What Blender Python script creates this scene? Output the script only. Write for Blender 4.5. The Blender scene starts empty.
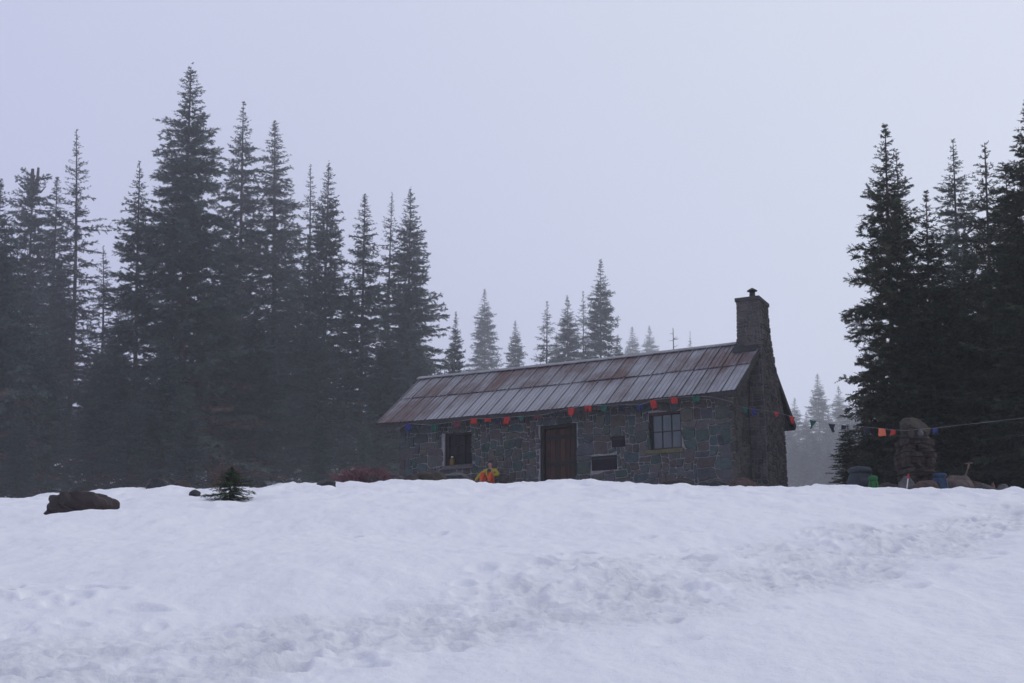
import bpy, bmesh, math, random
import numpy as np
from mathutils import Vector, Matrix

scene = bpy.context.scene
col = scene.collection
R = math.radians
F, PITCH, CX, CY = 1400.0, 0.243, 512.0, 341.5

# ------------------------------------------------------------------ camera maths
def ray(px, py):
    a, b = (px - CX) / F, -(py - CY) / F
    c, s = math.cos(PITCH), math.sin(PITCH)
    return np.array([a, c - b * s, s + b * c])
def at(px, py, Y):
    d = ray(px, py); return d * (Y / d[1])

# ------------------------------------------------------------------ noise
def hash2(ix, iy, seed):
    h = (ix.astype(np.int64) * 374761393 + iy.astype(np.int64) * 668265263 + seed * 974634777) & 0x7fffffff
    h = ((h ^ (h >> 13)) * 1274126177) & 0x7fffffff
    return ((h ^ (h >> 16)) & 0xffff) / 65535.0
def gnoise(x, y, seed=0):
    xi, yi = np.floor(x), np.floor(y); fx, fy = x - xi, y - yi
    u = fx * fx * fx * (fx * (fx * 6 - 15) + 10); v = fy * fy * fy * (fy * (fy * 6 - 15) + 10)
    def g(ox, oy):
        a = hash2(xi + ox, yi + oy, seed) * 2 * np.pi
        return np.cos(a) * (fx - ox) + np.sin(a) * (fy - oy)
    return ((g(0, 0) * (1 - u) + g(1, 0) * u) * (1 - v) + (g(0, 1) * (1 - u) + g(1, 1) * u) * v) * 1.5
def fbm(x, y, seed, octaves=3):
    r, a = 0, 1.0
    for o in range(octaves):
        r = r + a * gnoise(x * 2 ** o, y * 2 ** o, seed + 17 * o); a *= .5
    return r

# ------------------------------------------------------------------ terrain height
crest_px = [(-60, 501), (0, 497), (60, 493), (110, 490), (160, 488), (210, 487), (250, 487), (300, 484), (345, 483), (400, 482), (500, 482), (600, 483),
            (690, 484.5), (780, 486), (850, 488), (900, 491), (960, 491), (1024, 492), (1090, 494)]
_az, _e = [], []
for p in crest_px:
    d = ray(*p); _az.append(math.atan2(d[0], d[1])); _e.append(d[2] / math.hypot(d[0], d[1]))
RC = 36.0
def smooth(a, b, t):
    t = np.clip((t - a) / (b - a), 0, 1); return t * t * (3 - 2 * t)
def ground_base(x, y):
    r = np.hypot(x, y); az = np.arctan2(x, y)
    e = np.interp(az, _az, _e)
    e = e * (1 - smooth(.45, 2.6, np.abs(az)) * 1.9)
    near = 1.6 * np.clip(1 - r / RC, 0, 1) ** 2
    q = np.clip(r - RC, 0, 14)
    far = .0022 * q * q + .03 * np.clip(r - 50, 0, 70)
    h = e * r - near - far
    hill = .038 * smooth(130, 330, r) * (1 - smooth(.13, .19, az) * (1 - smooth(.27, .33, az)))
    return h + r * hill * (1 - smooth(.6, 1.4, np.abs(az)))
def ground(x, y):
    x = np.asarray(x, float); y = np.asarray(y, float)
    r = np.hypot(x, y)
    fade = smooth(3, 12, r)
    h = ground_base(x, y) + fade * .13 * fbm(x * .22, y * .22, 3, 2)
    m = .10 * fbm(x * 1.15 + .3 * gnoise(x, y, 9), y * .6, 5, 3)
    return h + m * (.30 + .70 * smooth(14, 34, r)) - .07
def gz(x, y): return float(ground(np.array([x]), np.array([y]))[0])
def hit(px, py):
    d = ray(px, py); d = d / math.hypot(d[0], d[1])
    t = np.arange(3, 140, .05)
    g = ground_base(d[0] * t, d[1] * t)
    k = np.argmax(g > d[2] * t)
    return np.array([d[0] * t[k], d[1] * t[k], g[k]])

# ------------------------------------------------------------------ mesh + material helpers
def new_obj(name, verts, faces, mat=None, parent=None, tone=None, smooth_shade=False, loc=None):
    me = bpy.data.meshes.new(name)
    if isinstance(verts, np.ndarray) and isinstance(faces, np.ndarray):
        n, (m, k) = len(verts), faces.shape
        me.vertices.add(n); me.vertices.foreach_set('co', verts.astype(np.float32).ravel())
        me.loops.add(m * k); me.loops.foreach_set('vertex_index', faces.astype(np.int32).ravel())
        me.polygons.add(m); me.polygons.foreach_set('loop_start', np.arange(0, m * k, k, dtype=np.int32))
        me.update(calc_edges=True); me.validate()
    else:
        me.from_pydata([tuple(v) for v in verts], [], [tuple(f) for f in faces]); me.update()
    if tone is not None:
        tone = np.asarray(tone, np.float32)
        if tone.ndim == 1:
            a = me.attributes.new('tone', 'FLOAT', 'POINT' if len(tone) == len(me.vertices) else 'FACE'); a.data.foreach_set('value', tone)
        else:
            a = me.attributes.new('tone', 'FLOAT_VECTOR', 'POINT' if len(tone) == len(me.vertices) else 'FACE'); a.data.foreach_set('vector', tone.ravel())
    if smooth_shade:
        me.polygons.foreach_set('use_smooth', np.ones(len(me.polygons), bool))
    if mat: me.materials.append(mat)
    o = bpy.data.objects.new(name, me); col.objects.link(o)
    if parent: o.parent = parent
    if loc is not None: o.location = loc
    return o
def tag(o, label=None, cat=None, group=None, kind=None):
    if label: o['label'] = label
    if cat: o['category'] = cat
    if group: o['group'] = group
    if kind: o['kind'] = kind
    return o
def empty(name, loc, rz=0, label=None, cat=None, group=None):
    o = bpy.data.objects.new(name, None); col.objects.link(o)
    o.location = [float(v) for v in loc]; o.rotation_euler = (0, 0, rz); o.empty_display_size = .2
    return tag(o, label, cat, group)

class MB:
    """collects simple solids into one mesh"""
    def __init__(s): s.v = []; s.f = []; s.t = []
    def add(s, vs, fs, tone=0.):
        n = len(s.v); s.v += [tuple(map(float, v)) for v in vs]; s.f += [tuple(i + n for i in f) for f in fs]; s.t += [tone] * len(fs)
    def hexa(s, c8, tone=0.):
        s.add(c8, [(0, 3, 2, 1), (4, 5, 6, 7), (0, 1, 5, 4), (1, 2, 6, 5), (2, 3, 7, 6), (3, 0, 4, 7)], tone)
    def box(s, x0, x1, y0, y1, z0, z1, tone=0.):
        s.hexa([(x0, y0, z0), (x1, y0, z0), (x1, y1, z0), (x0, y1, z0), (x0, y0, z1), (x1, y0, z1), (x1, y1, z1), (x0, y1, z1)], tone)
    def tube(s, pts, rads, n=8, tone=0., cap=True):
        pts = [np.array(p, float) for p in pts]; base = len(s.v); vs = []
        for i, p in enumerate(pts):
            d = pts[min(i + 1, len(pts) - 1)] - pts[max(i - 1, 0)]; d = d / (np.linalg.norm(d) + 1e-9)
            a = np.cross(d, [0, 0, 1.] if abs(d[2]) < .9 else [1., 0, 0]); a /= np.linalg.norm(a); b = np.cross(d, a)
            for k in range(n):
                w = 2 * math.pi * k / n; vs.append(p + rads[i] * (a * math.cos(w) + b * math.sin(w)))
        fs = [(i * n + k, i * n + (k + 1) % n, (i + 1) * n + (k + 1) % n, (i + 1) * n + k) for i in range(len(pts) - 1) for k in range(n)]
        if cap: fs += [tuple(range(n - 1, -1, -1)), tuple((len(pts) - 1) * n + k for k in range(n))]
        s.add(vs, fs, tone)
    def build(s, name, mat, parent=None, smooth_shade=False, loc=None):
        return new_obj(name, s.v, s.f, mat, parent, s.t, smooth_shade, loc)

class NT:
    def __init__(s, name):
        s.m = bpy.data.materials.new(name); s.m.use_nodes = True; s.t = s.m.node_tree; s.b = s.t.nodes['Principled BSDF']
    def n(s, typ, **kw):
        o = s.t.nodes.new('ShaderNode' + typ)
        for k, v in kw.items():
            if k.startswith('i_'): o.inputs[k[2:].replace('_', ' ')].default_value = v
            else: setattr(o, k, v)
        return o
    def l(s, a, b): s.t.links.new(a, b)
    def ramp(s, src, stops):
        r = s.n('ValToRGB'); e = r.color_ramp.elements
        e[0].position, e[0].color = stops[0][0], (*stops[0][1], 1); e[1].position, e[1].color = stops[-1][0], (*stops[-1][1], 1)
        for p, c in stops[1:-1]:
            x = e.new(p); x.color = (*c, 1)
        s.l(src, r.inputs[0]); return r.outputs[0]
    def noise(s, scale, detail=4, rough=.55, vec=None, stretch=None):
        if vec is None: vec = s.n('TexCoord').outputs['Object']
        if stretch:
            mp = s.n('Mapping'); mp.inputs['Scale'].default_value = stretch; s.l(vec, mp.inputs[0]); vec = mp.outputs[0]
        t = s.n('TexNoise'); t.inputs['Scale'].default_value = scale; t.inputs['Detail'].default_value = detail; t.inputs['Roughness'].default_value = rough
        s.l(vec, t.inputs['Vector']); return t.outputs['Fac']
    def mix(s, fac, a, b, typ='MIX'):
        m = s.n('Mix', data_type='RGBA', blend_type=typ)
        for sock, v in ((m.inputs[0], fac), (m.inputs[6], a), (m.inputs[7], b)):
            if hasattr(v, 'is_output'): s.l(v, sock)
            elif isinstance(v, tuple): sock.default_value = (*v, 1)
            else: sock.default_value = v
        return m.outputs[2]
    def math(s, op, a, b=0., c=0.):
        m = s.n('Math', operation=op)
        for i, v in enumerate((a, b, c)):
            if hasattr(v, 'is_output'): s.l(v, m.inputs[i])
            else: m.inputs[i].default_value = v
        return m.outputs[0]
    def tone(s, out='Fac'):
        a = s.n('Attribute', attribute_name='tone'); return a.outputs[out]
    def bump(s, h, strength=.4, dist=.02):
        b = s.n('Bump'); b.inputs['Strength'].default_value = strength; b.inputs['Distance'].default_value = dist
        s.l(h, b.inputs['Height']); s.l(b.outputs[0], s.b.inputs['Normal'])
    def out(s, c, rough=.8, metal=0., spec=.3):
        if hasattr(c, 'is_output'): s.l(c, s.b.inputs['Base Color'])
        else: s.b.inputs['Base Color'].default_value = (*c, 1)
        if hasattr(rough, 'is_output'): s.l(rough, s.b.inputs['Roughness'])
        else: s.b.inputs['Roughness'].default_value = rough
        s.b.inputs['Metallic'].default_value = metal; s.b.inputs['Specular IOR Level'].default_value = spec
        return s.m

def plain(name, c, rough=.8, var=.35, scale=9., metal=0., spec=.3, bump=.25):
    t = NT(name); n = t.noise(scale, 5)
    lo = tuple(v * (1 - var) for v in c); hi = tuple(v * (1 + var) for v in c)
    if bump: t.bump(n, bump, .02)
    return t.out(t.ramp(n, [(.3, lo), (.7, hi)]), rough, metal, spec)

M = {}
def snow_mat():
    t = NT('snow')
    n1, n2 = t.noise(.8, 5), t.noise(22., 6, .65)
    dirt = t.tone()
    c = t.mix(t.math('MULTIPLY', t.math('MULTIPLY', dirt, .8), t.noise(7., 5, .7)), (.86, .865, .88), (.66, .67, .68))
    c = t.mix(t.math('MULTIPLY', n1, .18), c, (.70, .72, .76))
    h = t.math('ADD', t.math('ADD', t.math('MULTIPLY', n2, .5), t.math('MULTIPLY', t.noise(70., 3, .6), .25)), t.noise(5., 5, .6))
    clod = t.n('TexVoronoi'); clod.inputs['Scale'].default_value = 15.; t.l(t.n('TexCoord').outputs['Object'], clod.inputs['Vector'])
    h = t.math('ADD', h, t.math('MULTIPLY', t.math('MULTIPLY', dirt, 1.2), t.math('ADD', t.noise(13., 6, .7), t.math('MULTIPLY', clod.outputs['Distance'], -.6))))
    t.bump(h, .6, .035)
    m = t.out(c, .62, 0, .25)
    return m
M['snow'] = snow_mat()
def stone_mat(name, pal, dark=1., scale=14.):
    t = NT(name); a = t.tone(); n = t.noise(scale, 6, .65); n2 = t.noise(2.2, 3)
    stops = [(i / (len(pal) - 1), tuple(v * dark for v in p)) for i, p in enumerate(pal)]
    c = t.ramp(a, stops)
    n3 = t.noise(5.5, 5, .7)
    c = t.mix(t.math('MULTIPLY_ADD', t.math('SUBTRACT', t.math('ADD', t.math('MULTIPLY', n, .5), t.math('MULTIPLY', n3, .5)), .5), 2.6, .5), t.mix(1., c, (.5, .5, .5), 'MULTIPLY'), t.mix(1., c, (1.7, 1.68, 1.64), 'MULTIPLY'))
    c = t.mix(t.math('MULTIPLY', t.math('SUBTRACT', n2, .52), 2.2), c, (.075, .078, .062))
    t.bump(t.math('ADD', n, n3), .8, .04)
    return t.out(c, .85, 0, .25)
PAL = [(.095, .145, .165), (.14, .185, .185), (.085, .14, .125), (.175, .15, .155), (.135, .115, .12), (.20, .185, .165), (.15, .165, .19), (.10, .105, .115), (.17, .175, .17)]
M['stone'] = stone_mat('fieldstone', PAL, .42)
PAL2 = [(.09, .085, .09), (.16, .145, .14), (.07, .065, .07), (.19, .165, .16), (.06, .06, .065), (.17, .16, .15)]
M['stone_dark'] = stone_mat('chimney_stone', PAL2, .52)
M['mortar'] = plain('mortar', (.245, .236, .243), .95, .3, 20)
M['mortar_dark'] = plain('old_mortar', (.13, .122, .125), .95, .3, 20)
M['concrete'] = plain('cap_stone', (.055, .052, .054), .9, .3, 12)
M['sill'] = plain('mossy_sill_stone', (.10, .092, .055), .9, .4, 14)
M['sill_grey'] = plain('grey_sill_stone', (.085, .077, .08), .9, .4, 14)
M['wood_dark'] = plain('weathered_dark_timber', (.018, .016, .016), .8, .4, 9)
M['wood_fascia'] = plain('grey_fascia_timber', (.04, .036, .035), .8, .4, 9)
M['wood_red'] = plain('dark_red_paint', (.055, .022, .026), .6, .3, 9)
M['void'] = plain('unlit_room', (.02, .02, .022), .9, .2, 3, bump=0)
M['bronze'] = plain('dark_bronze', (.018, .017, .021), .85, .3, 18, spec=.1)
M['iron'] = plain('black_iron', (.03, .03, .032), .55, .3, 20, metal=.5)
M['cord'] = plain('pale_cord', (.21, .21, .22), .8, .1, 9, bump=0)
M['flag_red'] = plain('red_cloth', (.34, .030, .026), .85, .2, 12, bump=0)
M['flag_orange'] = plain('orange_cloth', (.62, .15, .075), .85, .15, 12, bump=0)
M['flag_green'] = plain('green_cloth', (.012, .075, .055), .85, .2, 12, bump=0)
M['flag_blue'] = plain('blue_cloth', (.022, .03, .13), .85, .2, 12, bump=0)
M['flag_dark'] = plain('dark_cloth', (.016, .016, .03), .85, .2, 12, bump=0)
M['flag_purple'] = plain('faded_crimson_cloth', (.09, .02, .035), .85, .2, 12, bump=0)
M['rock_brown'] = plain('brown_rock', (.042, .032, .030), .85, .45, 4)
M['rock_red'] = plain('red_brown_rock', (.055, .030, .025), .85, .45, 5)
M['rock_grey'] = plain('grey_rock', (.085, .08, .084), .85, .4, 6)
M['rock_pink'] = plain('pinkish_rock', (.085, .06, .056), .85, .4, 6)
M['rock_dark'] = plain('dark_wet_rock', (.026, .026, .029), .6, .4, 6)
M['bark'] = plain('bark', (.065, .055, .05), .9, .45, 3)
M['bark_pale'] = plain('pale_bark', (.12, .105, .095), .9, .45, 3)
M['deadwood'] = plain('grey_deadwood', (.13, .125, .125), .9, .3, 3)
M['earth'] = plain('wet_earth', (.045, .034, .03), .9, .5, 6)
def foliage(name, a, b, c):
    t = NT(name); x = t.tone()
    inf = t.n('ObjectInfo')
    x2 = t.math('ADD', t.math('MULTIPLY', x, .72), t.math('MULTIPLY', inf.outputs['Random'], .38))
    cc = t.ramp(x2, [(0., a), (.5, b), (1., c)])
    m = t.out(cc, .75, 0, .2)
    return m
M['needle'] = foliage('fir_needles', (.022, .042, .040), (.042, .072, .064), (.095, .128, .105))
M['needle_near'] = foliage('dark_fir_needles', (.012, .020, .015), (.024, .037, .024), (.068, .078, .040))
M['needle_sapling'] = foliage('sapling_needles', (.03, .06, .028), (.05, .095, .042), (.085, .13, .055))
M['dead_needle'] = foliage('rusty_dead_needles', (.065, .038, .036), (.105, .064, .058), (.15, .095, .082))
M['twig_red'] = foliage('reddish_twigs', (.08, .036, .042), (.15, .068, .076), (.21, .11, .12))

# ------------------------------------------------------------------ snow ground (one sheet)
def polyline_dist(x, y, pts):
    best = np.full(x.shape, 1e9)
    for (a, b), (c, d) in zip(pts[:-1], pts[1:]):
        ux, uy = c - a, d - b; L = ux * ux + uy * uy
        t = np.clip(((x - a) * ux + (y - b) * uy) / L, 0, 1)
        best = np.minimum(best, np.hypot(x - a - t * ux, y - b - t * uy))
    return best
track_px = [(-120, 668), (60, 652), (240, 640), (330, 626), (430, 612), (560, 600), (680, 583), (780, 562), (880, 542), (960, 523), (1040, 505), (1120, 495)]
track = [tuple(hit(*p)[:2]) for p in track_px]
track2_px = [(150, 690), (360, 622), (520, 590), (620, 556), (700, 545), (860, 527)]
track2 = [tuple(hit(*p)[:2]) for p in track2_px]
def build_snow():
    rng = np.random.default_rng(4)
    az = np.concatenate([np.linspace(-math.pi, -.43, 60)[:-1], np.linspace(-.43, .43, 760), np.linspace(.43, math.pi, 60)[1:]])
    r = np.concatenate([[.3, .8, 1.4, 2.0], np.geomspace(2.6, 46, 900), np.geomspace(47, 120, 90), np.geomspace(125, 950, 60)])
    A, Rr = np.meshgrid(az, r, indexing='ij')
    X, Y = Rr * np.sin(A), Rr * np.cos(A)
    Z = ground(X, Y)
    dense = (np.abs(A) < .43) & (Rr < 46)
    x, y = X[dense], Y[dense]; rr = Rr[dense]
    z = np.zeros_like(x); dirt = np.zeros_like(x)
    # wind and melt texture
    z += .016 * fbm(x * 2.6, y * 1.5, 31, 3) * smooth(4, 12, rr) + .006 * fbm(x * 8, y * 6, 37, 3)
    sc = gnoise(x * 1.1, y * .8, 77)
    z -= .035 * np.clip(sc - .15, 0, 1) * smooth(6, 12, rr)
    # trodden track
    d = polyline_dist(x, y, track); d2 = polyline_dist(x, y, track2)
    wv = .5 + .35 * gnoise(x * .6, y * .6, 51)
    w = (1 - smooth(.35 * wv + .15, 1.5 * wv + .5, d)); w2 = (1 - smooth(.15, .9 * wv + .35, d2)) * .65
    wt = np.maximum(w, w2)
    z += wt * .8 * (.020 * fbm(x * 3.4, y * 3.0, 61, 3) - .03 + .016 * np.abs(gnoise(x * 6, y * 6, 63)) + .016 * fbm(x * 11, y * 9, 64, 2))
    dirt = np.clip(wt * (.8 + .9 * gnoise(x * 1.6, y * 1.6, 65)), 0, 1)
    # single boot holes
    def pits(pts, n, spread, depth):
        nonlocal z
        seg = [(np.array(a), np.array(b)) for a, b in zip(pts[:-1], pts[1:])]
        lens = np.array([np.linalg.norm(b - a) for a, b in seg]); pr = lens / lens.sum()
        for _ in range(n):
            a, b = seg[rng.choice(len(seg), p=pr)]; u = (b - a) / np.linalg.norm(b - a)
            c = a + (b - a) * rng.random() + np.array([-u[1], u[0]]) * rng.normal(0, spread)
            ang = math.atan2(u[1], u[0]) + rng.normal(0, .4)
            sz = rng.uniform(.7, 1.25); k = np.where((np.abs(x - c[0]) < .6) & (np.abs(y - c[1]) < .6))[0]
            if not len(k): continue
            dx, dy = x[k] - c[0], y[k] - c[1]
            p, q = (dx * math.cos(ang) + dy * math.sin(ang)) / (.17 * sz), (-dx * math.sin(ang) + dy * math.cos(ang)) / (.09 * sz)
            rad = np.hypot(p, q)
            dd = depth * rng.uniform(.5, 1.2)
            z[k] += -dd * (1 - smooth(.72, 1.12, rad)) + .35 * dd * np.exp(-((rad - 1.45) / .35) ** 2)
    pits(track, 340, .45, .038); pits(track2, 110, .38, .030)
    pits([tuple(hit(*p)[:2]) for p in [(-40, 575), (30, 590), (90, 625), (170, 645)]], 22, .4, .035)
    pits([tuple(hit(*p)[:2]) for p in [(400, 520), (470, 545), (560, 560), (700, 540), (900, 515)]], 30, .5, .04)
    Z[dense] += z
    D = np.zeros_like(Z); D[dense] = dirt
    nA, nR = A.shape
    i = np.arange(nA - 1)[:, None] * nR + np.arange(nR - 1)[None, :]
    faces = np.stack([i, i + nR, i + nR + 1, i + 1], -1).reshape(-1, 4)[:, ::-1]
    # close the seam behind the camera
    s = (nA - 1) * nR + np.arange(nR - 1); s0 = np.arange(nR - 1)
    V = np.stack([X, Y, Z], -1).reshape(-1, 3)
    o = new_obj('snow', V, faces, M['snow'], tone=D.ravel(), smooth_shade=True)
    tag(o, 'snow covered slope with a trodden track', kind='structure')
build_snow()

# ------------------------------------------------------------------ rocks
def rock(name, x, y, size, mat, seed, label, cat='rock', group=None, sink=.25, rz=0., sub=3, rough=.22, z=None, flat=0.):
    rg = random.Random(seed); bm = bmesh.new(); bmesh.ops.create_icosphere(bm, subdivisions=sub, radius=1)
    planes = [(Vector((rg.gauss(0, 1), rg.gauss(0, 1), rg.gauss(0, .8))).normalized(), rg.uniform(.62, .9)) for _ in range(11)]
    ox = np.array([v.co[:] for v in bm.verts]) * 1.6 + seed * 3.1
    nz = fbm(ox[:, 0] + ox[:, 2] * .7, ox[:, 1] - ox[:, 2] * .6, seed, 3)
    for k, v in enumerate(bm.verts):
        c = v.co.copy()
        for pn, pd in planes:
            q = c.dot(pn)
            if q > pd: c -= pn * (q - pd) * .92
        c *= 1 + rough * .5 * nz[k]
        if flat and c.z > flat: c.z = flat + (c.z - flat) * .25
        v.co = Vector((c.x * size[0] / 2, c.y * size[1] / 2, c.z * size[2] * .6))
    me = bpy.data.meshes.new(name); bm.to_mesh(me); bm.free(); me.materials.append(mat)
    o = bpy.data.objects.new(name, me); col.objects.link(o)
    o.location = (x, y, (gz(x, y) if z is None else z) + size[2] * (.5 - sink)); o.rotation_euler = (0, 0, rz)
    return tag(o, label, cat, group)

# ------------------------------------------------------------------ the stone hut
TH = -.460
U = np.array([math.cos(TH), math.sin(TH), 0]); Vv = np.array([-math.sin(TH), math.cos(TH), 0])
ER = np.array([7.383, 45.267, 9.572])
W2, RISE = 3.66, 2.465
base_z = ER[2] - 3.42
O = np.array([ER[0], ER[1], base_z])
hut = empty('stone_hut', O, TH, 'long low stone hut with rusty metal roof and stone chimney', 'hut')
def loc(p): 
    d = np.asarray(p) - O; return np.array([d @ U, d @ Vv, d[2]])
def on_plane_y(px, py, ly):            # pixel -> hut-local point on the plane local y = ly
    d = ray(px, py); t = (ly + O @ Vv) / (d @ Vv); return loc(d * t)
def on_plane_x(px, py, lx):
    d = ray(px, py); t = (lx + O @ U) / (d @ U); return loc(d * t)
EZ = 3.42                               # eave height, local
OV, OG = .42, .34                       # overhang at the eaves / at the right gable
WL = on_plane_y(400, 455, OV)[0]        # left end of the front wall
WR = -OG
WB = 5.55
ELx = on_plane_y(377, 424, 0)[0]
print('front wall from', WL, 'to', WR, 'eave left', ELx)

def masonry(corners, holes, seed, cell=.13, depth=.035, inset=.012, big=(2, 5, 2, 3), jitter=.46):
    """stones laid over a quad (bl, br, tr, tl); holes in metres from bl.  returns verts, faces, tone"""
    bl, br, tr, tl = [np.array(c, float) for c in corners]
    wid = (np.linalg.norm(br - bl) + np.linalg.norm(tr - tl)) / 2; hei = (np.linalg.norm(tl - bl) + np.linalg.norm(tr - br)) / 2
    nx, ny = max(2, round(wid / cell)), max(2, round(hei / cell))
    nrm = np.cross(br - bl, tl - bl); nrm /= np.linalg.norm(nrm)
    rg = random.Random(seed); used = np.zeros((nx, ny), bool)
    for (a0, a1, b0, b1) in holes:
        for i in range(nx):
            for j in range(ny):
                ca, cb = (i + .5) / nx * wid, (j + .5) / ny * hei
                if a0 - .01 < ca < a1 + .01 and b0 - .01 < cb < b1 + .01: used[i, j] = True
    gx, gy = np.meshgrid(np.arange(nx + 1), np.arange(ny + 1), indexing='ij')
    jx = (hash2(gx, gy, seed) - .5) * jitter; jy = (hash2(gx, gy, seed + 5) - .5) * jitter
    wx = .8 * gnoise(gx * .23, gy * .23, seed + 1); wy = .9 * gnoise(gx * .2, gy * .23, seed + 2)
    edge = (gx == 0) | (gx == nx); edgey = (gy == 0) | (gy == ny)
    px = gx + np.where(edge, 0, jx + wx * np.minimum(1, np.minimum(gx, nx - gx) / 3)); py = gy + np.where(edgey, 0, jy + wy * np.minimum(1, np.minimum(gy, ny - gy) / 3))
    vs, fs, ts = [], [], []
    def P(a, b, h):
        a, b = a / nx, b / ny
        return (bl * (1 - a) + br * a) * (1 - b) + (tl * (1 - a) + tr * a) * b + nrm * h
    order = [(i, j) for j in range(ny) for i in range(nx)]
    for i, j in order:
        if used[i, j]: continue
        w, h = rg.randint(big[0], big[1]), rg.randint(big[2], big[3])
        if rg.random() < .22: w, h = rg.randint(1, 2), rg.randint(1, 2)
        k = 0
        while k < w and i + k < nx and not used[i + k, j]: k += 1
        w = k; hh = 1
        while hh < h and j + hh < ny and not used[i:i + w, j + hh].any(): hh += 1
        h = hh; used[i:i + w, j:j + h] = True
        loop = [(i + k, j) for k in range(w)] + [(i + w, j + k) for k in range(h)] + [(i + w - k, j + h) for k in range(w)] + [(i, j + h - k) for k in range(h)]
        pts = np.array([(px[a, b], py[a, b]) for a, b in loop]); c = pts.mean(0)
        # pull corners in a little so that stones are rounded
        n = len(pts); nxt = np.roll(pts, -1, 0); prv = np.roll(pts, 1, 0)
        pts = pts * .84 + (nxt + prv) * .08
        sz = np.abs(pts - c).max(0) + 1e-6
        ins = np.maximum(0, 1 - inset / cell / sz)
        p1 = c + (pts - c) * ins; p2 = c + (pts - c) * np.maximum(0, 1 - (inset + .018) / cell / sz)
        t = rg.random(); dp = depth * rg.uniform(.55, 1.2); tilt = (rg.gauss(0, .006), rg.gauss(0, .006))
        b0 = len(vs)
        vs += [P(a, b, -.05) for a, b in p1] + [P(a, b, dp * .65) for a, b in p1]
        vs += [P(a, b, dp + (a - c[0]) * tilt[0] + (b - c[1]) * tilt[1]) for a, b in p2]
        f = []
        for k in range(n):
            k2 = (k + 1) % n
            f += [(b0 + k, b0 + k2, b0 + n + k2, b0 + n + k), (b0 + n + k, b0 + n + k2, b0 + 2 * n + k2, b0 + 2 * n + k)]
        f.append(tuple(b0 + 2 * n + k for k in range(n)))
        fs += f; ts += [t] * len(f)
    return vs, fs, ts

# openings on the front wall: pixels -> local x and z on the wall face
def rect_px(x0, y0, x1, y1, ly=OV):
    a = on_plane_y(x0, (y0 + y1) / 2, ly); b = on_plane_y(x1, (y0 + y1) / 2, ly); xm = (x0 + x1) / 2
    t = on_plane_y(xm, y0, ly); c = on_plane_y(xm, y1, ly)
    return [a[0], b[0], c[2], t[2]]
DOOR = rect_px(540, 424, 577, 490); DOOR[2] = -.6
WIN1 = rect_px(444.5, 432.5, 472.5, 465)
WIN2 = rect_px(648.5, 411.5, 681.5, 449)
PLQ1 = rect_px(591.5, 455.3, 617.3, 470.5)
PLQ2 = rect_px(611.5, 436, 625.5, 447.5)
print('door', DOOR, 'win', WIN1, WIN2, 'plq', PLQ1, PLQ2)
ZB = -1.0
SILL1 = [WIN1[0] - .06, WIN1[1] + .10, WIN1[2] - .16, WIN1[2] - .003]; SILL2 = [WIN2[0] - .10, WIN2[1] + .06, WIN2[2] - .16, WIN2[2] - .003]
def wall_front():
    holes_abs = [DOOR, WIN1, WIN2, SILL1, SILL2, PLQ1, PLQ2]
    zt = EZ - .02
    c = [(WL, OV, ZB), (WR, OV, ZB), (WR, OV, zt), (WL, OV, zt)]
    holes = [(h[0] - WL, h[1] - WL, h[2] - ZB, h[3] - ZB) for h in holes_abs]
    vs, fs, ts = masonry(c, holes, 11, .13, .045, .014, (2, 5, 2, 3))
    wall = new_obj('wall', vs, fs, M['stone'], hut, ts)
    # mortar core, split round the three deep openings
    mb = MB(); y0, y1 = OV + .002, OV + .42
    cuts = sorted([DOOR, WIN1, WIN2], key=lambda h: h[0]); x = WL
    for h in cuts:
        mb.box(x, h[0], y0, y1, ZB, zt)
        if h[2] > ZB: mb.box(h[0], h[1], y0, y1, ZB, h[2])
        mb.box(h[0], h[1], y0, y1, h[3], zt); x = h[1]
    mb.box(x, WR, y0, y1, ZB, zt)
    mb.build('mortar', M['mortar'], wall)
    return wall
wall_front()
# rear and side walls (the left one is plain rubble too)
def gable(x, seed, flip):
    s = (RISE + .0) / W2
    zt0 = EZ - .06 + (OV) * s
    pts = [(x, OV, ZB), (x, WB, ZB), (x, WB, EZ - .16 + (2 * W2 - WB) * s), (x, W2, EZ + RISE - .16), (x, OV, zt0 - .1)]
    xi = x - .4 if not flip else x + .4
    n = len(pts); vs = pts + [(xi, p[1], p[2]) for p in pts]
    fs = [tuple(range(n)), tuple(range(2 * n - 1, n - 1, -1))] + [(i, i + n, (i + 1) % n + n, (i + 1) % n) for i in range(n)]
    sx = .002 if not flip else -.002
    vs = [(v[0] - sx if k < n else v[0], v[1], v[2]) for k, v in enumerate(vs)]
    zz = zt0 - .1; a = (x, OV - .03, ZB); b = (x, WB, ZB); c = (x, WB, EZ - .18 + (2 * W2 - WB) * s); d = (x, OV - .03, zz)
    q1 = [a, b, c, d] if not flip else [b, a, d, c]
    v1, f1, t1 = masonry(q1, [], seed, .14, .035, .015, (2, 4, 1, 3))
    top = (x, W2, EZ + RISE - .16)
    tw = .12
    q2 = [d, c, (x, W2 + tw, top[2] - .05), (x, W2 - tw, top[2] - .05)]
    if flip: q2 = [q2[1], q2[0], q2[3], q2[2]]
    v2, f2, t2 = masonry(q2, [], seed + 1, .14, .035, .015, (2, 4, 1, 3))
    off = len(v1)
    w = new_obj('wall', v1 + v2, f1 + [tuple(i + off for i in f) for f in f2], M['stone_dark'], hut, t1 + t2)
    new_obj('mortar', vs, fs, M['mortar_dark'], w)
gable(WR, 21, False)
gable(WL, 31, True)
mb = MB(); mb.box(WL + .41, WR - .41, WB - .4, WB - .01, ZB, EZ + .9); mb.build('wall', M['mortar_dark'], hut)
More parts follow.
